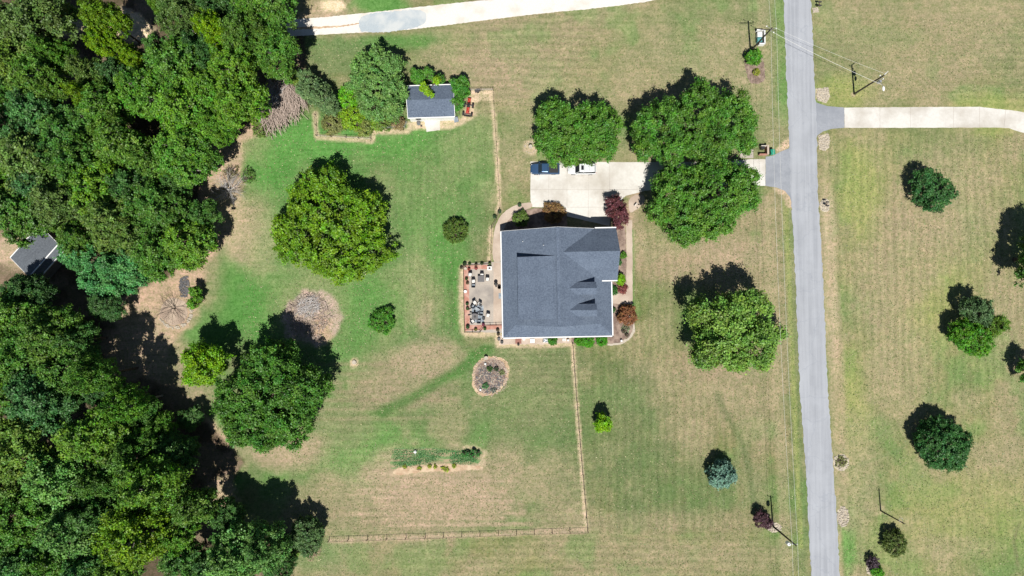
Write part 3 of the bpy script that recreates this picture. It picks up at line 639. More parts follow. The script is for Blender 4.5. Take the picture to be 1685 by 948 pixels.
wire('pale overhead wire running off above the gravel track on the lawn side', A(x0, y0, H0, -.1, .35, -.2), A(x0, y0, H0, -.1, .35, -.2)+d_*60, 1.1, m='wire_pale')
wire('pale overhead wire leaving the transformer pole southward on the road side', A(x2, y2, H2, .35, .1, -.3), A(x2, y2, H2, .35, .1, -.3)-d_*60, .8, m='wire_pale')
wire('pale overhead wire leaving the transformer pole southward on the lawn side', A(x2, y2, H2, -.5, .2, -.2), A(x2, y2, H2, -.5, .2, -.2)-d_*60, .9, m='wire_pale')
wire('upper of two pale wires crossing the road to the street light pole', A(x0, y0, H0, .5, .2, -.35), A(x1, y1, H1, .35, .35, -.3), .35, .012, 'wire_pale')
wire('lower of two pale wires crossing the road to the street light pole', A(x0, y0, H0, .5, -.4, -.8), A(x1, y1, H1, .3, -1.0, -1.3), .35, .02, 'wire_pale')

# ------------------------------------------------------------------ foliage
def leaves_mesh(name, pos, nrm, size, var, aspect=.62, m='foliage', fold=.18):
    """one rhombic leaf spray per point"""
    n = len(pos); rng = np.random.default_rng(n)
    r = rng.normal(size=(n, 3)); t = np.cross(nrm, r); t /= np.linalg.norm(t, axis=1)[:, None]+1e-9; b = np.cross(nrm, t)
    s = size[:, None]*.5
    v = np.stack([pos-t*s, pos+b*s*aspect-nrm*s*fold, pos+t*s, pos-b*s*aspect-nrm*s*fold], 1).reshape(-1, 3)
    me = bpy.data.meshes.new(name); me.vertices.add(4*n); me.vertices.foreach_set('co', v.astype(np.float32).ravel())
    me.loops.add(4*n); me.loops.foreach_set('vertex_index', np.arange(4*n, dtype=np.int32))
    me.polygons.add(n); me.polygons.foreach_set('loop_start', (np.arange(n)*4).astype(np.int32)); me.update(calc_edges=True)
    a = me.attributes.new('leaf', 'FLOAT_VECTOR', 'POINT'); a.data.foreach_set('vector', np.repeat(var, 4, 0).astype(np.float32).ravel())
    me.materials.append(M[m]); return me
def unit(v): return v/(np.linalg.norm(v, axis=-1, keepdims=True)+1e-9)
def crown_data(seed, lobes, leaf=.36, crb=1.0, lai=2.3, inner=.25, gap=.27, droop=0, flat=.75, style='broad', rough=.3):
    """lobes: (x, y, zc, r, up, dn). returns pos, nrm, size, var, clump centres"""
    rng = np.random.default_rng(seed); PS, NS, SS, VS, CC = [], [], [], [], []
    Lb = np.array(lobes, float)
    for li, (x, y, zc, r, up, dn) in enumerate(Lb):
        cr0 = min(crb*.62, r*.38)
        area = 2*math.pi*r*(r+up)/2*1.15+2*math.pi*r*dn*.5; nc = int(max(5, 1.55*area/(math.pi*cr0*cr0)))
        ph = rng.random(6)*6.28
        for k in range(nc):
            cz = rng.uniform(-.55, 1); th = rng.uniform(0, 6.283); sr = math.sqrt(1-cz*cz)
            wv = 1+rough*.5*(math.sin(3*th+ph[0])+math.sin(5*th+ph[1]+2*cz)+math.sin(2*th+ph[2]+4*cz))*.6
            k_ = rng.uniform(.74, 1.0)*wv if rng.random() > inner*.5 else rng.uniform(.3, .75)
            k_ = min(k_, 1.16)
            cr = cr0*rng.uniform(.5, 1.4)
            k_ = max(.1, k_*(1-.45*cr/r)) 
            d = np.array((math.cos(th)*sr, math.sin(th)*sr, cz))
            c = np.array((x, y, zc))+d*np.array((r, r, up if cz > 0 else dn))*k_
            if c[2] < cr*.35: c[2] = cr*.35
            rel = (c-Lb[:, :3])/np.stack([Lb[:, 3], Lb[:, 3], np.where(c[2] > Lb[:, 2], Lb[:, 4], Lb[:, 5])], 1)
            dd = np.linalg.norm(rel, axis=1); dd[li] = 9
            if dd.min() < .68 or rng.random() < gap: continue
            CC.append((c, cr))
            n = int(lai*math.pi*cr*cr/(.5*leaf*leaf*.62))
            q = unit(rng.normal(size=(n, 3))); q[:, 2] = np.abs(q[:, 2])*np.where(rng.random(n) < .8, 1, -1)
            rad = rng.random(n)**.38; an = rng.uniform(0, 3.14); e = rng.uniform(.65, 1.45); ca, sa = math.cos(an), math.sin(an)
            dout = unit(d*np.array((1, 1, .6))+np.array((0, 0, .45)))
            g = q*rad[:, None]*.55+rng.normal(size=(n, 3))*.36; gx = g[:, 0]*e; gy = g[:, 1]/e; g = np.stack([gx*ca-gy*sa, gx*sa+gy*ca, g[:, 2]], 1)
            p = c+g*cr*np.array((1, 1, flat)); p[:, 2] = np.maximum(p[:, 2], .04)
            if droop: p[:, 2] -= droop*(np.linalg.norm(p[:, :2]-c[:2], axis=1)/cr)**2*cr
            nn = unit(q*.45+dout*.6+rng.normal(size=(n, 3))*.62+np.array((0, 0, .2)))
            PS.append(p); NS.append(nn); SS.append(leaf*rng.uniform(.6, 1.3, n))
            cv = rng.normal(.5, .14); ch = rng.normal(.5, .2)
            VS.append(np.clip(np.stack([cv+rng.normal(0, .16, n), ch+rng.normal(0, .15, n), np.full(n, .5)+rng.normal(0, .2, n)], 1), 0, 1))
    return np.concatenate(PS), np.concatenate(NS), np.concatenate(SS), np.concatenate(VS), CC
def trunk_mb(base, centres, h, r, rng, lobes):
    mb = MB(); top = Vector((lobes[0][0]*.5, lobes[0][1]*.5, h*.45)) if h > 4 else Vector((0, 0, h*.35))
    mb.path([(0, 0, -.2), (0, 0, .25), (top.x*.4, top.y*.4, top.z*.5), tuple(top)], [r*1.5, r, r*.85, r*.7], 9)
    forks = []
    for l in lobes:
        e = Vector((l[0], l[1], l[2])); mid = top.lerp(e, .5)+Vector((rng.uniform(-.3, .3), rng.uniform(-.3, .3), .3))
        mb.path([tuple(top), tuple(mid), tuple(e)], [r*.6, r*.42, r*.28], 7); forks += [(e, r*.28), (mid, r*.4), (top, r*.5)]
    cs = list(centres); rng.shuffle(cs)
    for c, cr in cs[:int(14+len(cs)*.22)]:
        c = Vector(c); f, fr = min(forks, key=lambda q: (q[0]-c).length+(2 if q[0].z > c.z else 0))
        m_ = f.lerp(c, .55)+Vector((rng.uniform(-.3, .3), rng.uniform(-.3, .3), -.12*(c-f).length))
        mb.path([tuple(f), tuple(m_), tuple(c)], [min(fr*.6, .12), .06, .025], 5)
    return mb
LEAFCOUNT = [0]; FB = 1.42
def tree(label, lobes_px, ztop, zc=None, zb=.4, color=(.06, .12, .02), name='tree', cat='tree', group=None, leaf=.34, crb=.95, lai=2.2, seed=1, tr=None, bark='bark', **kw):
    """lobes_px: (px, py, radius in px[, ztop of this lobe]) as the crown shows at its widest height"""
    zc = ztop*.42 if zc is None else zc; L = []
    for l in lobes_px:
        zt = l[3] if len(l) > 3 else ztop; z = zc*zt/ztop
        x, y = P(l[0], l[1], z); r = l[2]/10*(1-z/CAM_H); L.append([x, y, z, r, zt-z, (z-zb)*.9])
    rm = max(l[3] for l in L)
    for l in L: l[4] *= .55+.45*l[3]/rm
    sw = sum(l[3]**2 for l in L); bx = sum(l[0]*l[3]**2 for l in L)/sw; by = sum(l[1]*l[3]**2 for l in L)/sw
    for l in L: l[0] -= bx; l[1] -= by
    t = thing(name, (bx, by, 0), label, cat, group)
    leaf = leaf*.8 if leaf > .25 else leaf
    pos, nrm, size, var, CC = crown_data(seed, L, leaf, crb, lai, **kw); LEAFCOUNT[0] += len(pos)
    co = bpy.data.objects.new('crown' if ztop > 3.2 else 'foliage', leaves_mesh('crown', pos, nrm, size, var)); COL.objects.link(co); co.parent = t; co.color = (*[v*FB for v in color], 1)
    rng = random.Random(seed)
    tr = tr or max(.05, ztop*.028)
    trunk_mb(None, CC, ztop, tr, rng, L).build('trunk' if ztop > 3.2 else 'stem', bark, t)
    return t
def shrub(label, px, py, rpx, h, color, seed=1, leaf=.16, crb=.35, lai=2.2, name='shrub', cat='shrub', group=None, **kw):
    kw.setdefault('gap', .05)
    return tree(label, [(px, py, rpx)], h, h*.42, .05, color, name, cat, group, leaf, crb, lai, seed, max(.03, h*.03), **kw)

GREEN = (.062, .15, .020); BRIGHT = (.095, .185, .015); DEEP = (.035, .095, .022); OLIVE = (.085, .125, .030); BLUE = (.045, .115, .050)
# --- free-standing garden trees
tree('broad yellow-green tree standing alone on the back lawn above the debris mound', [(548, 372, 76), (520, 335, 50), (598, 350, 42), (500, 392, 50), (606, 410, 42), (560, 425, 45), (535, 310, 40), (480, 380, 32)], 9.5, 3.6, .3,
     (.082, .158, .015), seed=11, leaf=.42, crb=1.0)
tree('tree with rounded crown shading the blue pickup and white car', [(925, 212, 44), (977, 208, 44), (905, 190, 26), (940, 240, 32), (985, 236, 34), (909, 262, 12, 6), (934, 261, 12, 6), (900, 235, 22)], 9.5, 5.0, 1.2, (.055, .128, .020), seed=12, leaf=.36)
tree('wide spreading tree above the driveway, nearest the brick mailbox', [(1090, 205, 44), (1140, 200, 50), (1195, 190, 44), (1105, 240, 34), (1170, 232, 42), (1210, 215, 34), (1060, 215, 24), (1060, 245, 20), (1228, 240, 14, 6), (1150, 165, 30)], 10.5, 5.4, 1.4, (.053, .126, .020), seed=13, leaf=.36)
tree('large round tree between the driveway and the plum-red tree', [(1120, 318, 46), (1175, 320, 56), (1120, 360, 38), (1210, 320, 36), (1170, 362, 36), (1100, 300, 26), (1215, 300, 30), (1130, 385, 20), (1085, 345, 24)], 10.0, 4.8, .8, (.057, .132, .021), seed=14, leaf=.36)
tree('tall loose pale-green tree alone on the front lawn beside the road', [(1200, 522, 46), (1158, 520, 30), (1237, 508, 34), (1182, 562, 42), (1240, 568, 38), (1212, 592, 20), (1275, 546, 17, 6), (1160, 585, 22)], 10.8, 6.4, 1.2, (.098, .175, .036), seed=15, leaf=.46, crb=1.4, gap=.34)
tree('lime-green tree between the woodland and the large back-lawn tree', [(338, 605, 30), (325, 585, 22), (355, 590, 20), (320, 618, 16)], 9.5, 5.5, 1, (.098, .195, .014), seed=16, leaf=.38)
tree('large dark-green tree on the back lawn beside the lime-green tree', [(455, 640, 62), (410, 660, 48), (500, 640, 42), (450, 595, 40), (480, 690, 42), (410, 700, 36), (390, 650, 36), (440, 715, 24)], 12.5, 6.2, .8, (.045, .112, .018), seed=17, leaf=.40, crb=1.05, gap=.16)
tree('feathery green conifer beside the white shed', [(622, 145, 38), (602, 112, 23), (640, 112, 24), (648, 155, 25), (612, 175, 24), (645, 180, 20), (590, 140, 18), (622, 92, 14)], 9.5, 4.4, .4, (.085, .165, .045), seed=18, leaf=.34, crb=.85, name='conifer', cat='conifer', droop=.3)
tree('grey-green cedar between the brush pile and the feathery conifer', [(520, 150, 22), (535, 165, 20), (505, 130, 14), (545, 178, 13), (500, 150, 12)], 6.5, 3, .3, (.075, .125, .050), seed=19, leaf=.30, crb=.6, name='cedar', cat='cedar')
tree('dense green bush tree against the road-side wall of the white shed', [(758, 152, 15), (762, 137, 11), (752, 170, 11), (748, 140, 9)], 4.6, 2.2, .1, (.045, .13, .02), seed=20, leaf=.24, crb=.5)
tree('bushy green growth behind the white shed', [(690, 130, 14), (705, 122, 10), (722, 134, 11), (682, 120, 7)], 4.0, 2.0, .1, (.05, .13, .02), seed=21, leaf=.24, crb=.5)
tree('bright green spray of branches reaching over the white shed roof', [(697, 143, 8), (703, 151, 7), (710, 156, 5), (718, 131, 7)], 5.2, 4.5, 3.4, (.12, .22, .015), seed=22, leaf=.26, crb=.45)
tree('plum-red ornamental tree by the corner of the house and driveway', [(1015, 348, 17), (1010, 335, 14), (1022, 358, 14), (1018, 368, 10)], 3.9, 1.9, .3, (.082, .030, .034), seed=23, leaf=.22, crb=.5)
tree('small lime-green tree alone beside the long fence', [(992, 692, 13), (988, 700, 11), (998, 700, 10)], 4.2, 2.0, .2, (.11, .23, .012), seed=24, leaf=.22, crb=.45)
tree('silvery blue spruce alone on the front lawn', [(1186, 780, 21), (1178, 784, 17), (1195, 784, 16), (1187, 770, 15)], 4.6, 1.7, .1, (.105, .185, .145), seed=25, leaf=.22, crb=.42, name='blue_spruce', cat='spruce')
tree('small dark purple tree at the foot of the transformer pole', [(1254, 856, 13), (1262, 860, 9), (1250, 848, 10)], 2.6, 1.2, .2, (.055, .028, .035), seed=26, leaf=.18, crb=.38)
tree('round dark-green tree on the east lawn nearest the curved driveway', [(1530, 312, 30), (1520, 298, 22), (1548, 318, 22), (1535, 332, 20)], 5.2, 2.3, .3, (.032, .09, .026), seed=27, leaf=.28, crb=.6)
tree('fresh green tree, lowest crown of the clump of three on the east lawn', [(1592, 553, 28), (1608, 565, 22), (1580, 545, 20)], 5.4, 2.5, .3, (.055, .15, .016), seed=28, leaf=.28, crb=.6)
tree('grey-green tree, uppermost crown of the clump of three on the east lawn', [(1606, 508, 21), (1612, 520, 17), (1594, 505, 14)], 6.0, 3.2, .4, (.055, .10, .040), seed=29, leaf=.26, crb=.6)
tree('small olive tree on the outer side of the clump of three on the east lawn', [(1640, 533, 17), (1632, 545, 12)], 5.0, 2.8, .4, (.075, .14, .022), seed=30, leaf=.26, crb=.5)
tree('large round deep-green tree on the east lawn above the ring-bracket post', [(1550, 735, 38), (1530, 722, 28), (1565, 742, 28), (1545, 712, 26), (1548, 728, 40)], 6.0, 2.5, .3, (.030, .088, .024), seed=31, leaf=.28, crb=.6, lai=2.6)
tree('small round dark-olive tree below the ring-bracket post', [(1471, 895, 20), (1470, 888, 18), (1476, 900, 14)], 2.7, 1.1, .1, (.060, .085, .022), seed=32, leaf=.2, crb=.42)
tree('tall tree cut by the picture edge beside the east lawn', [(1716, 430, 36), (1722, 400, 30), (1700, 452, 20)], 11, 6, .8, (.055, .12, .022), seed=33, leaf=.36, crb=.9)
tree('half-seen tree at the picture edge below the tall east lawn tree', [(1696, 612, 20), (1692, 598, 12)], 6, 3, .5, (.05, .13, .02), seed=34, leaf=.28, crb=.6)
tree('dark shadowy bush tree with grey undergrowth at the end of the field fence', [(505, 872, 24), (515, 880, 20), (495, 882, 20), (508, 895, 20)], 5.5, 2.8, .2, (.055, .10, .035), seed=35, leaf=.28, crb=.55, gap=.25)
tree('slim green sapling beside the bare tree in the stone ring', [(322, 480, 9), (318, 500, 9), (326, 492, 7)], 3.8, 2, .3, (.07, .16, .02), seed=36, leaf=.2, crb=.4, gap=.3)
# --- shrubs
shrub('round clipped shrub alone on the back lawn', 750, 379, 22, 2.2, (.055, .095, .018), 41, .15, .32, 2.6, gap=0, rough=.05)
shrub('spreading green shrub on the back lawn below the broad tree', 630, 528, 22, 2.2, (.055, .15, .022), 42, .2, .42)
shrub('olive shrub in the mulch bed by the curved path', 857, 360, 14, 1.7, (.075, .12, .028), 43, .15, .32)
shrub('brown dry-leaved shrub at the edge of the driveway', 911, 350, 19, 1.6, (.16, .10, .045), 44, .15, .32, group=None)
shrub('copper-brown rounded shrub by the lower end of the footpath', 1032, 519, 17, 2.4, (.16, .075, .038), 45, .15, .32)
shrub('low dark-red barberry beside the footpath', 1024, 475, 9, .9, (.15, .05, .045), 46, .12, .25)
shrub('lime-green shrub between house wall and footpath', 1020, 460, 10, 1.6, (.12, .24, .015), 47, .14, .3)
shrub('small green shrub by the wing wall and footpath', 1026, 420, 6, .9, (.06, .14, .02), 48, .12, .22)
shrub('dark evergreen shrub tucked against the wing wall', 1018, 432, 6, 1.3, (.03, .08, .02), 49, .12, .25)
shrub('dark green shrub tucked under the front eave', 1009, 478, 8, 1.3, (.03, .10, .02), 50, .12, .25)
shrub('small dark shrub beside the wall at the footpath end', 1008, 510, 5, 1.0, (.03, .08, .02), 51, .12, .22)
shrub('clipped green hedge shrub beneath the eave, first from the long fence', 955, 560, 10, 1.5, (.05, .17, .015), 52, .13, .28, group='hedge row below the house', gap=0, rough=.1)
shrub('clipped green hedge shrub, middle one of the hedge row', 968, 561, 11, 1.6, (.05, .17, .015), 53, .13, .28, group='hedge row below the house', gap=0, rough=.1)
shrub('clipped green hedge shrub, last of the hedge row near the stone edging', 990, 560, 10, 1.5, (.05, .18, .015), 54, .13, .28, group='hedge row below the house', gap=0, rough=.1)
shrub('green shrub among the white garden seats under the gutter', 909, 560, 9, 1.2, (.045, .14, .02), 55, .13, .28, gap=0)
shrub('green shrub in the mulch bed below the bin enclosure', 1240, 94, 14, 2.6, (.06, .16, .02), 56, .18, .4)
shrub('small yellowish shrub near the point of the roadside mulch bed', 1245, 119, 6, .8, (.16, .18, .03), 57, .12, .25)
shrub('purple-leaved shrub over white stones on the east lawn', 1436, 925, 11, 1.8, (.05, .035, .045), 58, .18, .35, gap=.3)
shrub('bright green shrub beside the white stones on the east lawn', 1444, 941, 11, 1.6, (.06, .18, .015), 59, .15, .32)
shrub('sparse grassy bush among rocks at the road edge', 1384, 760, 11, .5, (.15, .17, .06), 60, .15, .2, .7, gap=.4)
shrub('wispy green shrub beside the silver dead tree', 408, 290, 14, 1.6, (.07, .14, .03), 61, .18, .35, .8, gap=.5)
shrub('thin olive weed clump above the silver dead tree', 381, 283, 14, .8, (.11, .11, .045), 62, .15, .3, .5, gap=.55)
shrub('green weeds at the foot of the brush pile', 432, 212, 18, 1.2, (.085, .13, .03), 63, .18, .35, 1.2, gap=.3)
shrub('pale green weeds below the dark bush tree', 484, 905, 14, 1.2, (.10, .17, .03), 64, .18, .35, 1.2, gap=.3)
shrub('dry pinkish scrub at the foot of the dark bush tree', 512, 905, 16, 1.0, (.22, .17, .12), 65, .16, .35, 1.0, gap=.3)
for i, (x, y, r, h, c, lb) in enumerate([
        (548, 205, 20, 1.8, (.13, .14, .05), 'dry olive scrub in the fenced thicket, corner nearest the brush pile'),
        (575, 160, 20, 3.4, (.085, .22, .018), 'bright green thicket bush between cedar and conifer'),
        (580, 195, 22, 2.2, (.13, .22, .02), 'yellow-green thicket bush in the middle of the fenced plot'),
        (600, 212, 16, 1.6, (.12, .15, .04), 'low olive scrub by the fenced plot corner post'),
        (605, 168, 12, 3.0, (.17, .14, .10), 'grey-brown bare scrub in front of the conifer'),
        (632, 202, 15, 2.0, (.09, .14, .03), 'green scrub behind the grey metal fence'),
        (655, 203, 13, 1.8, (.15, .12, .06), 'brownish scrub between grey metal fence and shed'),
        (487, 130, 12, 4.0, (.11, .16, .03), 'yellowish bush tree above the brush pile'),
        (620, 205, 12, 1.4, (.12, .20, .03), 'small yellow-green scrub at the bend of the fence')]):
    shrub(lb, x, y, r, h, c, 70+i, .2, .42, 1.9, group='thicket scrub', gap=.12)
# --- woodland: prototypes, then one copy for each tree the photograph shows
def proto_tree(k):
    rng = random.Random(100+k); L = []
    n = rng.choice((5, 6, 7)); R0 = 5.0
    for i in range(n):
        a = 2*math.pi*i/n+rng.uniform(-.4, .4); d = R0*rng.uniform(.42, .62); r = R0*rng.uniform(.36, .52); zt = rng.uniform(10.8, 13.6)
        L.append([math.cos(a)*d, math.sin(a)*d, zt-3.6, r, 3.4, 4.2])
    L.insert(0, [rng.uniform(-.6, .6), rng.uniform(-.6, .6), 10.4, R0*.55, 4.4, 4.5])
    t = thing('woodland_tree', (0, 0, 0), None, None)
    pos, nrm, size, var, CC = crown_data(200+k, L, .33, .9, 2.1, gap=.28, rough=.5); LEAFCOUNT[0] += len(pos)
    co = bpy.data.objects.new('crown', leaves_mesh('crown', pos, nrm, size, var)); COL.objects.link(co); co.parent = t
    trunk_mb(None, CC, 14, .26, random.Random(k), L).build('trunk', ('bark', 'bark_pale')[k % 2], t)
    return t
NP = 7
protos = [proto_tree(k) for k in range(NP)]; used = [False]*NP
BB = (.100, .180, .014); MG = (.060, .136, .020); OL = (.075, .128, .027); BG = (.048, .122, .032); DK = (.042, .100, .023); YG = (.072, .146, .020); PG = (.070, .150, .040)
WOOD = [
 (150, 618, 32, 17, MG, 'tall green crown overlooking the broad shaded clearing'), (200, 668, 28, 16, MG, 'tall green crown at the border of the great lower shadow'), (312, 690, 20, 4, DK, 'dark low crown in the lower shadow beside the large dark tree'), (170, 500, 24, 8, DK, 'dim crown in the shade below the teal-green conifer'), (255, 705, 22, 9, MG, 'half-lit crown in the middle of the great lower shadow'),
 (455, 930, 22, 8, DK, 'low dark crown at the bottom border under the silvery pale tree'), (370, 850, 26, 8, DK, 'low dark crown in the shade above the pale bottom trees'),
 (-12, 45, 40, 14, OL, 'olive crown half beyond the picture edge beside the uppermost corner tree'), (-10, 150, 36, 13, MG, 'green crown cut by the picture edge above the bluish crown'), (-8, 265, 38, 13, MG, 'green crown cut by the picture edge beside the greyish twiggy tree'), (-5, 310, 34, 12, YG, 'yellow-green crown cut by the picture edge above the hut clearing'),
 (-15, 545, 36, 13, MG, 'green crown cut by the picture edge below the hut'), (-12, 640, 40, 14, MG, 'green crown cut by the picture edge beside the bluish lower tree'), (-12, 800, 40, 14, OL, 'olive crown cut by the picture edge beside the pale green trees'), (-10, 890, 36, 13, MG, 'green crown cut by the picture edge near the lowest corner'),
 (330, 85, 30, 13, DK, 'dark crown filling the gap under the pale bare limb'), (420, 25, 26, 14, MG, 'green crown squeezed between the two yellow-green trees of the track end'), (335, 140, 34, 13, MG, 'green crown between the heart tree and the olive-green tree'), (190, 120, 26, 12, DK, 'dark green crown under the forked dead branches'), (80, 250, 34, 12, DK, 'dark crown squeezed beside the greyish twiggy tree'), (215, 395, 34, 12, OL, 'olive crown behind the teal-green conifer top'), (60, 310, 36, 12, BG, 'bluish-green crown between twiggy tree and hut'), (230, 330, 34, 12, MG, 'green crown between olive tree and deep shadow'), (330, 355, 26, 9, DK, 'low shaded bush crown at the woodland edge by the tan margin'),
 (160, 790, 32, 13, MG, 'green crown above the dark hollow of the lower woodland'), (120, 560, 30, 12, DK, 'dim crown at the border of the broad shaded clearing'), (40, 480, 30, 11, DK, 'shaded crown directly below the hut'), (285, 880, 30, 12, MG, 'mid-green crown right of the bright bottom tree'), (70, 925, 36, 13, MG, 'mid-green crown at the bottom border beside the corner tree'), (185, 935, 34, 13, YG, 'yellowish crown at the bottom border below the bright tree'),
 (52, 40, 52, 15, OL, 'olive broadleaf tree filling the uppermost corner of the woodland'), (15, 100, 42, 15, OL, 'olive woodland tree at the picture edge with bare branches showing'),
 (83, 84, 24, 14, MG, 'small fresh green crown beside the dark gap near the olive corner tree'), (62, 128, 34, 15, YG, 'yellow-olive crown below the olive corner trees'),
 (105, 14, 14, 8, BG, 'low bluish-green crown deep in the dark upper gap of the woodland'), (168, 26, 27, 15, BB, 'bright yellow-green tree beside the sandy clearing'),
 (166, 66, 20, 12, BB, 'bright yellow-green crown reaching toward the dark upper gap'), (212, 90, 18, 12, BB, 'bright green crown just below the sandy clearing'),
 (143, 118, 26, 13, OL, 'brownish olive crown in the middle of the upper woodland'), (262, 8, 16, 11, YG, 'small bright crown between the sandy clearing and olive top tree'),
 (297, 26, 30, 14, OL, 'dull olive tree at the top border right of the sandy clearing'), (264, 84, 26, 12, DK, 'dark green crown below the dull olive top tree'),
 (282, 110, 44, 15, MG, 'large mid-green tree in the heart of the upper woodland'), (352, 48, 24, 16, BB, 'tall narrow yellow-green tree next to the pale bare limb'),
 (400, 50, 34, 16, YG, 'yellow-green tree whose crown overlooks the shaded track end'), (435, 2, 46, 14, MG, 'spreading green tree at the top border over the track end'),
 (345, -8, 34, 13, DK, 'dark tree mostly beyond the top border of the woodland'), (452, 88, 34, 14, MG, 'green tree next to the track, above the brush pile'), (385, 112, 38, 15, YG, 'olive-green tree between the brush pile tree and the pale limb'),
 (392, 168, 38, 14, YG, 'yellow-green tree at the woodland edge left of the brush pile'), (230, 150, 38, 15, MG, 'mid-green crown below the forked dead branch'),
 (165, 175, 36, 14, MG, 'bright mid-green crown left of the forked dead branch tree'), (138, 158, 20, 14, BB, 'small lime-coloured crown beside the dark hollow of the woodland'),
 (55, 180, 42, 13, BG, 'bluish dark-green tree left of the dark hollow'), (105, 215, 38, 12, DK, 'dark dull-green crown under the hollow'),
 (15, 210, 34, 13, BG, 'bluish green crown at the picture edge above the greyish tree'), (45, 270, 52, 14, OL, 'greyish olive tree with twiggy crown near the picture edge'),
 (120, 262, 38, 14, MG, 'soft green conical crown right of the greyish twiggy tree'), (192, 235, 42, 15, YG, 'tall yellow-green tree in the middle of the western woodland'),
 (300, 182, 46, 14, MG, 'large green tree on the woodland edge above the tan clearing'), (350, 205, 26, 12, MG, 'green edge crown nearest the tan clearing'), (300, 250, 42, 13, MG, 'clumpy green tree beside the bare tan earth margin'),
 (245, 265, 30, 13, YG, 'spotted yellow-green crown inside the woodland edge'), (215, 305, 36, 12, DK, 'shaded dark crown behind the clumpy edge tree'), (150, 305, 40, 13, YG, 'olive-yellow crown in the centre of the western woodland'),
 (25, 350, 46, 13, MG, 'green tree above the hut clearing at the picture edge'), (95, 335, 42, 14, OL, 'thin tree with grey limbs showing above the hut'), (180, 362, 42, 14, OL, 'light olive tree above the teal-green conifer'),
 (258, 345, 38, 13, MG, 'green tree in front of the deep shadow near the dead silver tree'), (305, 400, 38, 12, YG, 'yellow-green tree at the woodland corner above the stone ring'),
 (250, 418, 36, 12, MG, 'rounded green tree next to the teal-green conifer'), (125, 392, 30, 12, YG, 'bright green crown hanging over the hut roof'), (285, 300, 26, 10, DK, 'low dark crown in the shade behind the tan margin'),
 (20, 515, 42, 13, MG, 'green tree below the hut at the picture edge'), (75, 550, 44, 15, YG, 'sunny yellow-green tree below the hut'), (30, 590, 40, 14, MG, 'green crown below the sunny tree at the picture edge'),
 (110, 610, 42, 13, MG, 'dull green crown beside the broad shaded clearing'), (60, 660, 46, 15, BG, 'bluish-green tree in the middle of the lower woodland edge'), (165, 650, 26, 10, DK, 'low green crown in the shaded clearing'),
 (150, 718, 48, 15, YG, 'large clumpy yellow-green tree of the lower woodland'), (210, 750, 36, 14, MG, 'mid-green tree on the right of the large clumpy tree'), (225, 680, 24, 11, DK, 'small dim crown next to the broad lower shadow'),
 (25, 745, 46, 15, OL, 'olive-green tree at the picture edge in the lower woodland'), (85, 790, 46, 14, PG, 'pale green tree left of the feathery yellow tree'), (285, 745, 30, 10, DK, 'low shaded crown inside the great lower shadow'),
 (245, 798, 44, 17, YG, 'tall feathery yellow-green tree, highest in the lower woodland'), (310, 835, 36, 13, YG, 'light green tree at the edge of the narrow tan strip'), (150, 850, 36, 12, DK, 'dark crown between the pale green and feathery trees'),
 (105, 878, 44, 14, PG, 'pale silvery-green tree near the bottom border'), (220, 885, 48, 17, BB, 'bright yellow-green tree near the bottom border below the feathery tree'), (30, 850, 44, 14, MG, 'green tree at the picture edge near the bottom border'),
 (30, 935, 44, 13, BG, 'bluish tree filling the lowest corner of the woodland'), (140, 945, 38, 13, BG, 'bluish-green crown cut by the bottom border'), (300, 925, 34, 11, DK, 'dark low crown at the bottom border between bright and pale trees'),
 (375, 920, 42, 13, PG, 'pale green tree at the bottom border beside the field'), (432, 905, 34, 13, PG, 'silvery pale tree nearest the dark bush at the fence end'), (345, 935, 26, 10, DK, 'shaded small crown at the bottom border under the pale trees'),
]
rr = random.Random(9)
for i, (px, py, rp, zt, col, lb) in enumerate(WOOD):
    k = i % NP
    zc = zt*.72; x, y = P(px, py, zc); s = rp*1.16/10*(1-zc/CAM_H)/4.7; sz = zt/14.2
    loc = (x, y, 0); rz = rr.uniform(0, 6.28)
    if not used[k]:
        t = protos[k]; used[k] = True; t.location = loc; t.rotation_euler = (0, 0, rz); t.scale = (s, s, sz)
        tag(t, lb, 'tree', 'woodland trees')
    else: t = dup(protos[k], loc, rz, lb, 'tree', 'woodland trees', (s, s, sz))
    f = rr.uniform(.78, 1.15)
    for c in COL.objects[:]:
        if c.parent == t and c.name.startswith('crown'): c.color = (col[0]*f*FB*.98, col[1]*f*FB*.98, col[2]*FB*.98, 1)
tree('blue-green bushy conifer on the woodland corner by the tan clearing', [(180, 440, 40), (150, 425, 32), (215, 440, 32), (200, 462, 26), (130, 415, 26), (165, 465, 22), (235, 425, 22)], 11, 6, .5, (.05, .15, .045), name='conifer', cat='conifer', seed=90, leaf=.34, crb=.8, lai=2.4)
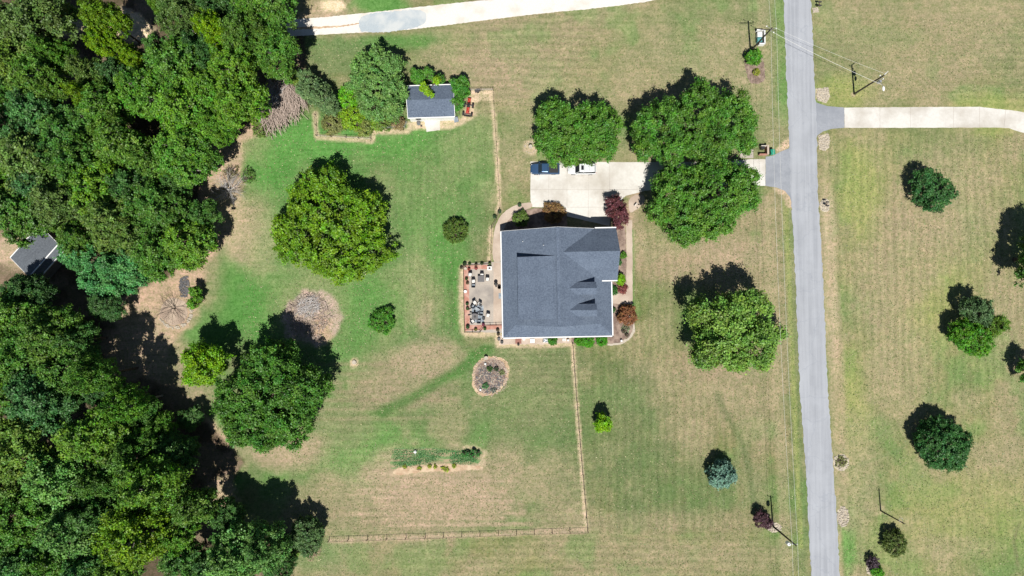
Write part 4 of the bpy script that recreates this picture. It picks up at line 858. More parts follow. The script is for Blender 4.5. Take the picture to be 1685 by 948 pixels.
# --- bare trees and brush
def branchy(mb, rng, p, d, L, r, depth, spread=.6, up=.1, n=2):
    q = p; steps = 3; rad = r
    for i in range(steps):
        d = (d+Vector((rng.gauss(0, .12), rng.gauss(0, .12), rng.gauss(0, .08)+up*.1))).normalized(); q2 = q+d*(L/steps); r2 = rad*.82
        mb.tube(q, q2, rad, r2, 5 if depth > 1 else 4, False); q, rad = q2, r2
        if depth > 0:
            for _ in range(n):
                ax = Vector((rng.gauss(0, 1), rng.gauss(0, 1), rng.gauss(0, .6))).normalized()
                branchy(mb, rng, q, (d+ax*spread).normalized(), L*rng.uniform(.35, .6), rad*.6, depth-1, spread, up, max(1, n-1))
def bare_tree(name, label, px, py, h, spread, m, seed, nlimb=9, r=.14, tilt=.9):
    x, y = P(px, py); t = thing(name, (x, y, 0), label, 'tree'); rng = random.Random(seed)
    MB().path([(0, 0, -.2), (0, 0, .4), (.05, .05, h*.3)], [r*1.4, r*1.1, r], 8).build('trunk', m, t)
    mb = MB()
    for i in range(nlimb):
        a = 6.28*i/nlimb+rng.uniform(-.25, .25); d = Vector((math.cos(a)*tilt, math.sin(a)*tilt, rng.uniform(.25, .8))).normalized()
        branchy(mb, rng, Vector((0, 0, rng.uniform(.2, h*.3))), d, spread*rng.uniform(.5, 1.2), r*.4, 2, .7, .1, 3)
    mb.build('branches', m, t); return t
bare_tree('dead_tree', 'silver-grey dead tree with radiating bare branches on the tan margin', 380, 315, 3.5, 2.4, 'dead_wood', 3, 20, .10)
bare_tree('dead_tree', 'thin bare dark-twigged tree standing in the stone ring', 288, 508, 3.5, 3.0, 'pole_wood', 4, 9, .08)
bare_tree('dead_tree', 'forked pale dead branches poking through the upper woodland canopy', 232, 116, 11.5, 2.4, 'dead_wood', 5, 5, .2)
def brush(name, label, px, py, pts, n, ln, h, m, seed, ang=1.57, dev=.35, th=(.02, .05)):
    rng = random.Random(seed); x0, y0 = P(px, py); mb = MB(); W = [P(*p) for p in pts]
    def inside(x, y):
        c = False
        for i in range(len(W)):
            (a, b), (c_, d) = W[i], W[(i+1) % len(W)]
            if (b > y) != (d > y) and x < (c_-a)*(y-b)/(d-b)+a: c = not c
        return c
    xs = [w_[0] for w_ in W]; ys = [w_[1] for w_ in W]; k = 0
    while k < n:
        x, y = rng.uniform(min(xs), max(xs)), rng.uniform(min(ys), max(ys))
        if not inside(x, y): continue
        k += 1; a = ang+rng.gauss(0, dev); L = rng.uniform(*ln); zz = rng.random()**.7*h; t = rng.uniform(-.12, .12); r = rng.uniform(*th)
        dx, dy = math.cos(a)*L/2, math.sin(a)*L/2; bx, by = rng.gauss(0, .1), rng.gauss(0, .1)
        mb.path([(x-dx-x0, y-dy-y0, max(.03, zz-t)), (x+bx-x0, y+by-y0, zz+.06), (x+dx-x0, y+dy-y0, max(.03, zz+t))], [r, r*.8, r*.4], 4)
    o = mb.build(name, m); o.location = (x0, y0, 0); return tag(o, label, 'brush pile', None, 'stuff')
brush('brush_pile', 'large heap of cut grey-brown branches between woodland and thicket', 465, 175, [(452, 138), (478, 132), (482, 150), (505, 155), (507, 172), (492, 186), (474, 194), (462, 208), (446, 214), (432, 200), (428, 182), (438, 160)], 620, (1.6, 4.5), 1.5, 'brush_wood', 6, 1.75, .38, (.025, .07))
o = brush('fallen_limb', 'long pale limbs lying across the heap of cut branches', 465, 175, [(440, 155), (470, 152), (470, 160), (440, 165), (428, 190), (440, 180)], 60, (1.8, 5.5), 1.75, 'dead_wood', 8, 1.4, .6, (.03, .06))
brush('stick_heap', 'mound of weathered sticks and chips below the broad back-lawn tree', 510, 515, [(478, 495), (500, 482), (525, 486), (540, 503), (548, 520), (535, 540), (525, 562), (500, 550), (480, 535), (470, 508)], 600, (.3, 1.4), .35, 'brush_wood', 9, .6, 1.2, (.02, .05))
brush('stick_heap', 'pale grey timber scraps on top of the stick mound', 510, 505, [(495, 492), (520, 488), (530, 505), (515, 520), (492, 515)], 150, (.5, 1.8), .5, 'dead_wood', 10, .6, .6, (.02, .05))
def rocks(name, label, pxpts, n, size, m, seed, ring=None, cat='rocks'):
    rng = random.Random(seed); x0, y0 = P(*pxpts[0]); mb = MB()
    for k in range(n):
        if ring:
            a = rng.uniform(*(ring[4:6] if len(ring) > 4 else (0, 6.283))); q = P(ring[0]+math.cos(a)*ring[2]*rng.uniform(.9, 1.1), ring[1]+math.sin(a)*ring[3]*rng.uniform(.9, 1.1))
        else:
            i = rng.randrange(len(pxpts)); j = (i+1) % len(pxpts); t = rng.random(); c = (sum(p[0] for p in pxpts)/len(pxpts), sum(p[1] for p in pxpts)/len(pxpts)); s_ = rng.random()**.5
            ex = pxpts[i][0]*(1-t)+pxpts[j][0]*t; ey = pxpts[i][1]*(1-t)+pxpts[j][1]*t; q = P(c[0]+(ex-c[0])*s_, c[1]+(ey-c[1])*s_)
        s_ = rng.uniform(*size); mb.blob((q[0]-x0, q[1]-y0, s_*.3), (s_, s_*rng.uniform(.6, 1), s_*.6), rng.randrange(999), 6, 4, .25)
    o = mb.build(name, m); o.location = (x0, y0, 0); return tag(o, label, cat, None, 'stuff')
def circ(x, y, rx, ry, n=10): return [(x+rx*math.cos(6.283*i/n), y+ry*math.sin(6.283*i/n)) for i in range(n)]
rocks('stone_rubble', 'dark grey rubble bed running up from the stone ring', [(297, 458), (310, 453), (312, 475), (308, 490), (298, 488), (295, 470)], 260, (.06, .2), 'stone_dark', 1)
rocks('stone_ring', 'curved edging of pale stones round the bare tree', [(290, 515)], 120, (.08, .2), 'stone', 2, (288, 513, 27, 26, -.5, 2.6))
sheet('mulch_bed', circ(286, 512, 24, 23), .016, (lambda: mat('mulch_pale', (.36, .28, .22), (.27, .2, .155), 6, .95, .1, c3=(.44, .35, .27), s3=.6, bmp=.4))(), .2, .4, 34, smooth=1)
for i, (pts, n, lb) in enumerate([(([(1343, 146), (1362, 144), (1365, 158), (1360, 170), (1345, 165)]), 170, 'bed of tan rocks in the corner between road and curved driveway'),
        ([(1346, 224), (1362, 219), (1366, 235), (1360, 248), (1348, 247)], 130, 'bed of pale rocks at the lower corner of the curved driveway'),
        (circ(1357, 338, 8, 11), 70, 'patch of white stones round the roadside mailbox'), (circ(1384, 761, 13, 14), 60, 'scattered rocks round the sparse grassy bush at the road edge'),
        (circ(1387, 850, 10, 17), 150, 'oval bed of white rocks beside the road'), ([(1337, 14), (1346, 12), (1347, 20), (1338, 21)], 30, 'small stones at the foot of the upper mailbox'),
        (circ(1434, 938, 9, 8), 50, 'white stones under the purple-leaved shrub'), (circ(1274, 868, 13, 8), 50, 'pale stones at the foot of the transformer pole')]):
    sheet('gravel_bed', pts, .016+.001*i, (lambda: M.get('stone_bed') or mat('stone_bed', (.46, .40, .31), (.34, .29, .22), 6, .95, .1, c3=(.52, .46, .36), s3=1, bmp=.5))(), .1, .3, 50+i)
    rocks('roadside_rocks', lb, pts, n, (.07, .2), 'stone', 20+i)
# oval bed planting and border
rng = random.Random(77)
rocks('gravel_mulch', 'dark purple-grey rubble covering the oval flower bed', circ(cx_, cy_+2, 24, 26), 500, (.05, .14), 'stone_dark', 40)
rocks('gravel_mulch', 'pale stone fragments dotted over the oval flower bed', circ(cx_, cy_, 25, 28), 260, (.05, .13), 'stone', 42)
rocks('border_bricks', 'ring of reddish bricks round the oval flower bed', [(cx_, cy_)], 150, (.1, .14), 'path_paving', 41, (cx_, cy_-1, 27, 30))
for i, (x, y, r, h, c, lb) in enumerate([(806, 607, 5, .6, (.04, .09, .025), 'dark green plant in the upper part of the oval flower bed'), (799, 635, 6, .4, (.05, .14, .05), 'green plant in the lower part of the oval flower bed'),
        (817, 607, 4, .6, (.03, .05, .025), 'near-black plant at the centre of the oval flower bed'), (826, 613, 5, .3, (.12, .14, .06), 'pale sage plant at the road side of the oval flower bed'), (812, 642, 5, .3, (.14, .17, .14), 'silvery plant at the bottom of the oval flower bed')]):
    shrub(lb, x, y, r, h, c, 120+i, .12, .2, 1.6, name='flower_plant', cat='plant', gap=.2)

# ------------------------------------------------------------------ vehicles
def loft(secs):
    """secs: (x, half-width, z0, z1, inset at top) stations of a rounded body"""
    vs, fs = [], []; n = 10
    for x, hw, z0, z1, ti in secs:
        h = z1-z0; c = min(.12, h*.3)
        ring = [(-hw+.08, z0), (hw-.08, z0), (hw, z0+c), (hw, z0+h*.55), (hw-ti, z1-c*.5), (hw-ti-.08, z1), (-hw+ti+.08, z1), (-hw+ti, z1-c*.5), (-hw, z0+h*.55), (-hw, z0+c)]
        vs += [(x, y, z) for y, z in ring]
    for k in range(len(secs)-1):
        for i in range(n): fs.append((k*n+i, k*n+(i+1) % n, (k+1)*n+(i+1) % n, (k+1)*n+i))
    fs += [tuple(range(n))[::-1], tuple(range((len(secs)-1)*n, len(secs)*n))]
    return MB().add(vs, fs)
def wheel(t, x, y, r=.34, w_=.22):
    ty = MB(); s = 1 if y > 0 else -1
    ty.tube((x, y-w_/2, r), (x, y+w_/2, r), r, r, 20); o = ty.build('wheel', 'rubber', t)
    MB().tube((x, y+s*w_*.5, r), (x, y+s*(w_*.5+.02), r), r*.62, r*.55, 16).build('rim', 'galvanised', o)
def vehicle_common(t, L, hw, fx, rx, zl):
    for x in (fx, rx):
        for s in (-1, 1): wheel(t, x, s*(hw-.1))
    for s in (-1, 1):
        MB().box((L/2-.06, s*(hw-.32), zl), (.1, .34, .16)).build('headlight', 'lamp_white', t)
        MB().box((-L/2+.05, s*(hw-.22), zl+.1), (.08, .18, .26)).build('tail_light', 'red_paint', t)
# pickup, nose towards the lawn (-x in the picture)
x, y = P(897, 277.5, .9)
t = thing('pickup_truck', (x, y, 0), 'dark blue pickup truck parked at the end of the driveway, rear under leaves', 'pickup truck', rz=math.pi)
L, hw = 4.75, .90
loft([(-L/2, hw-.04, .42, .98, .0), (-L/2+.15, hw, .36, 1.02, .0), (-.35, hw, .34, 1.02, .02), (.1, hw, .34, 1.0, .03), (.9, hw, .34, 1.0, .06), (1.7, hw-.02, .34, .95, .09), (2.15, hw-.08, .36, .86, .13), (L/2, hw-.22, .42, .72, .16)]).build('body', 'blue_paint', t, smooth=False)
loft([(-.45, hw-.07, .98, 1.45, .16), (-.38, hw-.07, .98, 1.62, .18), (.55, hw-.07, .98, 1.63, .18), (1.12, hw-.09, .97, 1.02, .05)]).build('cab_glass', 'glass_blue', t)
loft([(-.40, hw-.2, 1.58, 1.66, .06), (.56, hw-.2, 1.58, 1.67, .06)]).build('cab_roof', 'blue_paint', t)
for s in (-1, 1): MB().tube((.58, s*(hw-.26), 1.62), (1.12, s*(hw-.12), 1.0), .035, .04, 6).build('pillar', 'blue_paint', t)
MB().box((-1.4, 0, 1.025), (1.55, 1.4, .02)).build('bed_floor', 'black_metal', t)
for s in (-1, 1): MB().box((.95, s*(hw+.09), 1.05), (.14, .2, .14)).build('wing_mirror', 'blue_paint', t)
MB().box((L/2-.02, 0, .5), (.14, 1.3, .18), 0, 1, .03).build('bumper', 'grey_metal', t); vehicle_common(t, L-.25, hw, 1.45, -1.4, .7)
# white sport utility car, tail towards the road
x, y = P(958, 277.5, .9)
t = thing('parked_car', (x, y, 0), 'white estate car with black sunroof parked under the tree on the driveway', 'car', rz=math.pi)
L, hw = 4.6, .91
loft([(-L/2, hw-.12, .42, .92, .0), (-L/2+.12, hw-.04, .36, .98, .02), (-1.6, hw, .32, 1.02, .03), (.8, hw, .32, 1.0, .04), (1.5, hw-.02, .32, .95, .09), (2.0, hw-.09, .36, .86, .13), (L/2, hw-.26, .42, .7, .16)]).build('body', 'silver_paint', t)
loft([(-2.16, hw-.14, .95, 1.0, .03), (-1.86, hw-.10, .96, 1.50, .17), (-1.6, hw-.08, .98, 1.62, .19), (.45, hw-.07, .98, 1.60, .19), (1.15, hw-.10, .96, 1.01, .05)]).build('glasshouse', 'glass_dark', t)
loft([(-1.98, hw-.27, 1.50, 1.60, .03), (-1.6, hw-.22, 1.56, 1.665, .05), (.35, hw-.22, 1.56, 1.65, .06), (.52, hw-.28, 1.54, 1.60, .04)]).build('roof', 'silver_paint', t)
MB().box((.02, 0, 1.665), (.42, .74, .03)).build('sunroof', 'glass_dark', t)
for s in (-1, 1): MB().tube((-1.7, s*(hw-.30), 1.70), (.1, s*(hw-.30), 1.70), .02, .02, 6).build('roof_rail', 'galvanised', t)
for q in (-.35, -1.1): MB().box((q, 0, 1.672), (.05, 1.1, .02)).build('roof_bar', 'galvanised', t)
for s in (-1, 1):
    MB().tube((.5, s*(hw-.28), 1.58), (1.14, s*(hw-.13), .99), .035, .04, 6).tube((-.2, s*(hw-.215), 1.58), (-.2, s*(hw-.06), 1.0), .04, .04, 6).build('pillar', 'silver_paint', t)
    MB().box((.95, s*(hw+.08), 1.05), (.14, .2, .14)).build('wing_mirror', 'silver_paint', t)
vehicle_common(t, L, hw, 1.4, -1.4, .72)
# red tractor
x, y = P(770.5, 176, .8)
t = thing('tractor', (x, y, 0), 'small red tractor with front frame parked beside the white shed', 'tractor', rz=R(-8))
bl = lambda c, d, **k: MB().box(c, d, 0, k.get('taper', .9), .04)
bl((0, -.55, .78), (.62, 1.1, .5)).build('hood', 'red_paint', t); bl((-.02, 1.05, .62), (.62, 1.1, .3)).build('deck', 'red_paint', t)
MB().box((0, .2, .7), (.42, .9, .18)).build('chassis', 'black_metal', t); bl((0, .45, .98), (.46, .42, .16)).build('seat', 'canvas_black', t)
MB().lathe((0, .02, 1.1), [(.17, 0), (.2, .02), (.17, .04)], 14).tube((0, .02, .8), (0, .02, 1.1), .02, .02, 6).build('steering_wheel', 'black_metal', t)
for sx_ in (-1, 1):
    for yy, r in ((.42, .42), (-1.05, .36)):
        o = MB().tube((sx_*.55, yy, r), (sx_*.85, yy, r), r, r, 18).build('wheel', 'rubber', t); MB().tube((sx_*.86, yy, r), (sx_*.88, yy, r), r*.5, r*.4, 12).build('rim', 'red_paint', o)
MB().tube((-.6, -1.05, .36), (.6, -1.05, .36), .06, .06, 8).tube((-.55, .42, .42), (.55, .42, .42), .07, .07, 8).build('axle', 'black_metal', t)
MB().box((0, -1.42, .4), (1.1, .12, .35)).build('front_bar', 'black_metal', t)
MB().tube((.38, .4, .8), (.38, .4, 1.5), .03, .03, 6).tube((-.38, .4, .8), (-.38, .4, 1.5), .03, .03, 6).tube((-.38, .4, 1.5), (.38, .4, 1.5), .03, .03, 6).build('roll_bar', 'black_metal', t)
# lawn things by the shed
x, y = P(750.5, 197.5, .4)
t = thing('wheelbarrow', (x, y, 0), 'dark grey wheelbarrow by the corner of the white shed', 'wheelbarrow', rz=R(15))
MB().box((0, 0, .5), (.62, .75, .3), 0, 1.15).build('tray', 'rug_fabric', t); MB().tube((0, -.02, .18), (.08, -.02, .18), .18, .18, 14).build('wheel', 'rubber', t)
for s in (-1, 1): MB().tube((s*.25, -.3, .35), (s*.3, 1.0, .6), .025, .025, 6).build('handle', 'fence_wood', t)
x, y = P(688.5, 202.5, .6); t = thing('barrel', (x, y, 0), 'grey lidded barrel standing against the white shed front', 'barrel')
MB().lathe((0, 0, 0), [(.26, 0), (.31, .3), (.31, .55), (.27, .8)], 16).build('barrel_body', 'rug_fabric', t); MB().lathe((0, 0, .8), [(.29, 0), (.29, .05), (.1, .07)], 16).build('lid', 'stone_dark', t)
MB().box((.42, -.35, .12), (.3, .22, .24)).build('crate', 'dark_pot', t)
x, y = P(756, 188); o = MB().tube((0, 0, .6), (.05, 1.5, 1.0), .05, .05, 6).tube((0, 0, 0), (0, 0, .7), .05, .05, 6).tube((.05, 1.5, 0), (.05, 1.5, 1.05), .05, .05, 6).build('gate_rail', 'fence_wood'); o.location = (x, y, 0); tag(o, 'short wooden rail between the shed and the red tractor', 'rail')
x, y = P(786, 150.5); t = thing('garden_cart', (x, y, 0), 'dark handcart by the upper yard fence', 'cart', rz=.3)
MB().box((0, 0, .35), (.9, .45, .12)).build('cart_bed', 'dark_pot', t); MB().tube((.4, 0, .35), (.9, -.5, .7), .02, .02, 6).build('handle', 'black_metal', t)
for s in (-1, 1): MB().tube((0, s*.24, .18), (0, s*.3, .18), .18, .18, 12).build('wheel', 'rubber', t)
# ------------------------------------------------------------------ roadside things
x, y = P(1251, 62, .6)
t = thing('bin_enclosure', (x, y, 0), 'open white-framed enclosure holding the white and teal bins', 'enclosure')
for (c, d) in (((0, 1.15, .5), (1.3, .1, 1.0)), ((.6, 0, .5), (.1, 2.2, 1.0)), ((.2, -1.15, .5), (.9, .1, 1.0))):
    f = MB().box(c, d).build('fence_panel', 'white_paint', t); MB().box((c[0], c[1], 1.03), (d[0]+.08, d[1]+.08, .06)).build('cap', 'white_plastic', f)
def lid_bin(name, label, px, py, z, m, w_, d, h, rz=0, cat='bin'):
    x, y = P(px, py, z); t = thing(name, (x, y, 0), label, cat, rz=rz)
    MB().box((0, 0, h/2+.04), (w_*.88, d*.88, h), 0, 1.1).build('bin_body', m, t)
    l = MB().box((0, 0, h+.08), (w_, d, .08), 0, .92, .02).build('lid', m, t); MB().tube((-w_*.4, d*.5, h+.05), (w_*.4, d*.5, h+.05), .025, .025, 6).build('handle', m, l)
    for s in (-1, 1): MB().tube((s*w_*.42-.03, d*.4, .12), (s*w_*.42+.03, d*.4, .12), .12, .12, 12).build('wheel', 'rubber', t)
    return t
lid_bin('utility_box', 'white-lidded box inside the white-framed enclosure', 1250.5, 56.5, .9, 'white_plastic', .85, .75, .8)
lid_bin('utility_box', 'teal-lidded box inside the white-framed enclosure', 1250.5, 65, .9, 'teal_plastic', .85, .75, .8)
lid_bin('wheelie_bin', 'bright green wheeled bin by the driveway mouth', 1271.5, 250, .9, 'green_plastic', .72, .85, .95, .15)
x, y = P(1256, 247.5, .6); t = thing('brick_enclosure', (x, y, 0), 'brick and tan U-shaped enclosure at the driveway mouth', 'enclosure')
MB().box((.6, 0, .55), (.22, 1.5, 1.1)).build('brick_wall', 'brick', t); MB().box((-.1, -.68, .45), (1.2, .16, .9)).build('brick_wall', 'brick', t); MB().box((.05, .68, .5), (1.0, .14, 1.0)).build('back_panel', 'siding', t)
MB().box((.6, 0, 1.12), (.3, 1.56, .05)).build('coping', 'path_paving', t)
x, y = P(1255, 243, .8); t = thing('refuse_bin', (x, y, 0), 'black refuse bin inside the brick enclosure', 'bin'); MB().box((0, 0, .45), (.5, .45, .9), 0, 1.1).build('bin_body', 'black_metal', t); MB().box((0, 0, .95), (.6, .55, .07), 0, .9).build('lid', 'black_metal', t)
def mailbox(px, py, label, twin=True):
    x, y = P(px, py); t = thing('mailbox', (x, y, 0), label, 'mailbox')
    MB().box((0, 0, .5), (.1, .1, 1.0)).build('post', 'fence_wood', t)
    for k, dy in enumerate((.3, -.3) if twin else (0,)):
        b = MB(); vs = []; n = 8
        prof = [(-.1, 0)]+[(.1*-math.cos(math.pi*i/n), .12+.1*math.sin(math.pi*i/n)) for i in range(n+1)]+[(.1, 0)]
        b.add([(-.26, dy+p[0], 1.05+p[1]) for p in prof]+[(.26, dy+p[0], 1.05+p[1]) for p in prof], [tuple(range(len(prof))), tuple(range(len(prof), 2*len(prof)))[::-1]]+[(i, len(prof)+i, len(prof)+(i+1) % len(prof), (i+1) % len(prof)) for i in range(len(prof))])
        bx = b.build('letter_box', 'black_metal', t); MB().box((-.1, dy+.115, 1.2), (.05, .02, .18)).build('flag', 'red_paint', bx)
    MB().box((0, 0, 1.0), (.12, .9 if twin else .3, .06)).build('shelf', 'fence_wood', t)
mailbox(1356, 337, 'black twin mailboxes on the patch of white stones beside the road')
mailbox(1344, 11, 'dark mailbox beside the road near the top border')
# bird bath, stump, urns
x, y = P(873, 243); t = thing('bird_bath', (x, y, 0), 'small pale bird bath on a round patch of bare earth by the pickup', 'bird bath')
MB().lathe((0, 0, 0), [(.2, 0), (.16, .05), (.07, .12), (.06, .55), (.1, .62)], 14).build('pedestal', 'stone', t); MB().lathe((0, 0, .62), [(.1, 0), (.3, .1), (.34, .14), (.3, .13), (.05, .08)], 18).build('bowl', 'stone', t)
rocks('stone_ring', 'loose ring of tan stones round the bird bath', [(873, 243)], 46, (.05, .12), 'stone', 66, (873, 243, 9, 9))
x, y = P(583, 596); o = MB().lathe((x, y, 0), [(.42, 0), (.36, .1), (.33, .28), (.05, .3)], 14).build('tree_stump', 'stone'); tag(o, 'pale cut tree stump on the back lawn near the large dark tree', 'stump')
# white tufts in the vegetable bed
x, y = P(683.5, 743); t = thing('watering_can', (x, y, 0), 'white watering can standing in the vegetable bed', 'watering can')
MB().lathe((0, 0, 0), [(.22, 0), (.24, .1), (.22, .38), (.16, .42)], 14).build('can_body', 'white_plastic', t); MB().tube((0, -.2, .12), (.04, -.5, .45), .05, .035, 8).build('spout', 'white_plastic', t); MB().box((0, .0, .48), (.5, .1, .05)).build('handle', 'white_plastic', t)
shp = [(666, 768), (690, 771), (707, 767.5), (716, 768), (729, 770), (735, 773), (747, 767)]
for i, (a, b) in enumerate(shp):
    shrub(['small yellow-green squash plant at the far end of the bare garden strip', 'second yellow-green squash plant from the lawn end of the bare garden strip', 'yellow-green squash plant left of the leafier pair in the garden strip', 'yellow-green squash plant touching its neighbour in the middle of the garden strip', 'yellow-green squash plant just above the brightest yellow one', 'brightest yellow squash plant, lowest in the bare garden strip', 'lone yellow-green squash plant nearest the house end of the strip'][i], a, b, 3.6 if i != 5 else 4.4, .35, (.22, .27, .04), 140+i, .13, .2, 1.5, name='squash_plant', cat='plant', group='squash plants in the vegetable bed', gap=.15)
for i, (a, b, r) in enumerate([(770, 746, 5), (764, 748, 5), (780, 742, 4), (776, 749, 4), (787, 747, 4)]):
    shrub(['largest dark vegetable plant in the cluster at the bed end', 'dark vegetable plant nearest the middle of the bed', 'dark vegetable plant at the upper rim of the bed end', 'small dark vegetable plant lowest in the cluster', 'dark vegetable plant closest to the end rim of the bed'][i], a, b, r, .9, (.035, .12, .03), 150+i, .13, .22, 1.6, name='vegetable_plant', cat='plant', group='tall vegetable plants', gap=.1)
def ground_cover(name, label, rows, hw, n, h, color, seed, leaf=.13):
    rng = np.random.default_rng(seed); ps = []
    for (a, b) in rows:
        A_, B_ = np.array(P(*a)), np.array(P(*b)); t = rng.random(n); q = A_+(B_-A_)*t[:, None]; q += rng.normal(0, hw, q.shape)
        ps.append(np.concatenate([q, rng.random((n, 1))*h+.02], 1))
    p = np.concatenate(ps); nn = unit(rng.normal(size=p.shape)*.6+np.array((0, 0, .8)))
    me = leaves_mesh(name, p, nn, leaf*rng.uniform(.6, 1.4, len(p)), np.clip(rng.normal(.5, .2, p.shape), 0, 1)); o = bpy.data.objects.new(name, me); COL.objects.link(o); o.color = (*color, 1)
    return tag(o, label, 'plants', None, 'stuff')
ground_cover('row_crops', 'green leafy rows filling the vegetable bed', [((646+(k*37) % 9, 742+k*6), (742-k*8, 742+k*4.6)) for k in range(5)]+[((742, 745+k*7), (790-k*3, 746+k*6)) for k in range(3)], .26, 620, .22, (.065, .19, .065), 5)

# ------------------------------------------------------------------ patio furniture
def chair(label, px, py, rz, m='cushion_white', frame='black_metal', group='patio chairs', proto={}):
    x, y = P(px, py, .45); key = m+frame
    if key in proto: return dup(proto[key], (x, y), rz, label, 'chair', group)
    t = thing('patio_chair', (x, y, 0), label, 'chair', group, rz)
    MB().box((0, 0, .45), (.58, .56, .1), 0, .96, .02).build('seat', m, t); MB().box((0, .30, .72), (.56, .09, .5)).build('backrest', frame, t)
    for sx_ in (-1, 1):
        MB().tube((sx_*.31, -.25, .66), (sx_*.31, .28, .66), .025, .025, 6).build('armrest', frame, t)
        for sy_ in (-1, 1): MB().tube((sx_*.28, sy_*.25, 0), (sx_*.28, sy_*.25, .62), .02, .02, 6).build('leg', frame, t)
    proto[key] = t; return t
def plant_pot(label, px, py, r, h, m, pcol, ph, seed, pr=None):
    x, y = P(px, py); t = thing('potted_plant', (x, y, 0), label, 'potted plant', 'pots round the patio')
    MB().lathe((0, 0, 0), [(r*.7, 0), (r, h*.92), (r*1.08, h), (r*.9, h), (r*.85, h*.85)], 14).build('pot', m, t)
    if pcol:
        rng = np.random.default_rng(seed); n = 260; pr = pr or r*1.2; q = unit(rng.normal(size=(n, 3))); q[:, 2] = np.abs(q[:, 2]); p = q*(rng.random((n, 1))**.4)*np.array((pr, pr, ph))+np.array((0, 0, h*.85))
        me = leaves_mesh('foliage', p, unit(q+rng.normal(size=p.shape)*.5), .11*rng.uniform(.6, 1.4, n), np.clip(rng.normal(.5, .2, p.shape), 0, 1)); o = bpy.data.objects.new('foliage', me); COL.objects.link(o); o.parent = t; o.color = (*pcol, 1)
    return t
sheet('patio_rug', [(776, 503), (795, 503), (797, 531), (777, 531)], .045, 'rug_fabric', .05, .5, 60, kind=None); tag(COL.objects['patio_rug'], 'blue-grey outdoor rug under the lower seating group', 'rug')
x, y = P(791.5, 459, .7); t = thing('patio_table', (x, y, 0), 'square dark glass dining table on the upper patio', 'table')
MB().box((0, 0, .72), (1.1, 1.0, .04)).build('tabletop', 'table_glass', t)
for a in (-1, 1):
    for b in (-1, 1): MB().tube((a*.48, b*.44, 0), (a*.48, b*.44, .7), .025, .025, 6).build('leg', 'black_metal', t)
for i, (a, b, r, lb) in enumerate([(793, 453, 0, 'white-cushioned chair on the upper side of the square glass table'), (802, 459.5, -.1, 'white-cushioned chair on the house side of the square glass table'),
        (773.5, 452, -.15, 'white-cushioned chair nearest the planted patio corner'), (779, 463, .12, 'white-cushioned chair on the lawn side of the square glass table'), (803, 519, -.2, 'lone white-cushioned chair between the rug and the house wall'),
        (781, 498, .6, 'white-cushioned chair on the upper edge of the rug, lawn side'), (789, 500, -.6, 'white-cushioned chair on the upper edge of the rug, house side'), (777.5, 529, 2.2, 'white-cushioned chair at the bottom corner of the rug')]):
    chair(lb, a, b, r)
for i, (a, b, r, lb) in enumerate([(779, 505, 1.0, 'grey-seated chair on the lawn side of the rug'), (788.5, 504, -1.0, 'grey-seated chair on the house side of the rug'), (792, 516, 3.0, 'grey-seated chair behind the fire table'), (788, 529, 3.1, 'grey-seated chair at the bottom middle of the rug'), (779, 470, 3.1, 'grey-seated chair pushed below the glass table')]):
    chair(lb, a, b, r, 'rug_fabric')
x, y = P(781.5, 521, .5); t = thing('fire_table', (x, y, 0), 'low square grey fire table on the rug', 'table'); MB().box((0, 0, .25), (.8, .8, .5)).build('table_base', 'dark_pot', t); MB().box((0, 0, .53), (1.0, 1.0, .06)).build('tabletop', 'table_glass', t); MB().lathe((0, 0, .56), [(.2, 0), (.2, .03)], 14).build('burner', 'black_metal', t)
x, y = P(782, 515); t = thing('parasol', (x, y, 0), 'folded black parasol with spread ribs beside the fire table', 'parasol')
MB().lathe((0, 0, 0), [(.25, 0), (.22, .08), (.04, .1)], 14).build('base', 'black_metal', t); MB().tube((0, 0, .05), (0, 0, 2.3), .025, .025, 8).build('pole', 'black_metal', t)
mb = MB()
for k in range(5):
    a = math.pi*(k/4)*.95+.08; mb.add([(0, 0, 2.3), (math.cos(a-.2)*1.0, math.sin(a-.2)*.75-.35, 1.75), (math.cos(a)*1.15, math.sin(a)*.9-.3, 1.72), (math.cos(a+.2)*1.0, math.sin(a+.2)*.75-.35, 1.75), (0, 0, 2.2)], [(0, 1, 2), (0, 2, 3), (4, 2, 1), (4, 3, 2), (0, 4, 1), (0, 3, 4)])
mb.build('canopy', 'canvas_black', t)
x, y = P(816, 467, .5); t = thing('barbecue', (x, y, 0), 'black kettle barbecue near the house wall', 'barbecue')
MB().lathe((0, 0, .55), [(.08, 0), (.26, .1), (.32, .28), (.27, .42), (.1, .5)], 16).build('kettle', 'black_metal', t)
for k in range(3): MB().tube((.1*math.cos(k*2.09), .1*math.sin(k*2.09), .6), (.34*math.cos(k*2.09), .34*math.sin(k*2.09), 0), .02, .02, 6).build('leg', 'black_metal', t)
MB().box((.05, -.42, .75), (.3, .25, .04)).build('side_shelf', 'dark_pot', t)
x, y = P(821.5, 473, .5); t = thing('side_table', (x, y, 0), 'small round dark-rimmed table next to the barbecue', 'table'); MB().lathe((0, 0, .5), [(.26, 0), (.28, .03)], 18).build('tabletop', 'stone', t); MB().lathe((0, 0, .53), [(.29, 0), (.29, .02), (.25, .02), (.25, 0)], 18).build('rim', 'black_metal', t)
for k in range(3): MB().tube((.15*math.cos(k*2.09), .15*math.sin(k*2.09), .5), (.25*math.cos(k*2.09), .25*math.sin(k*2.09), 0), .015, .015, 6).build('leg', 'black_metal', t)
x, y = P(823, 487); o = MB().box((0, 0, .055), (.5, .9, .02)).build('door_mat', 'rug_fabric'); o.location = (x, y, 0); tag(o, 'grey door mat at the patio door', 'door mat')
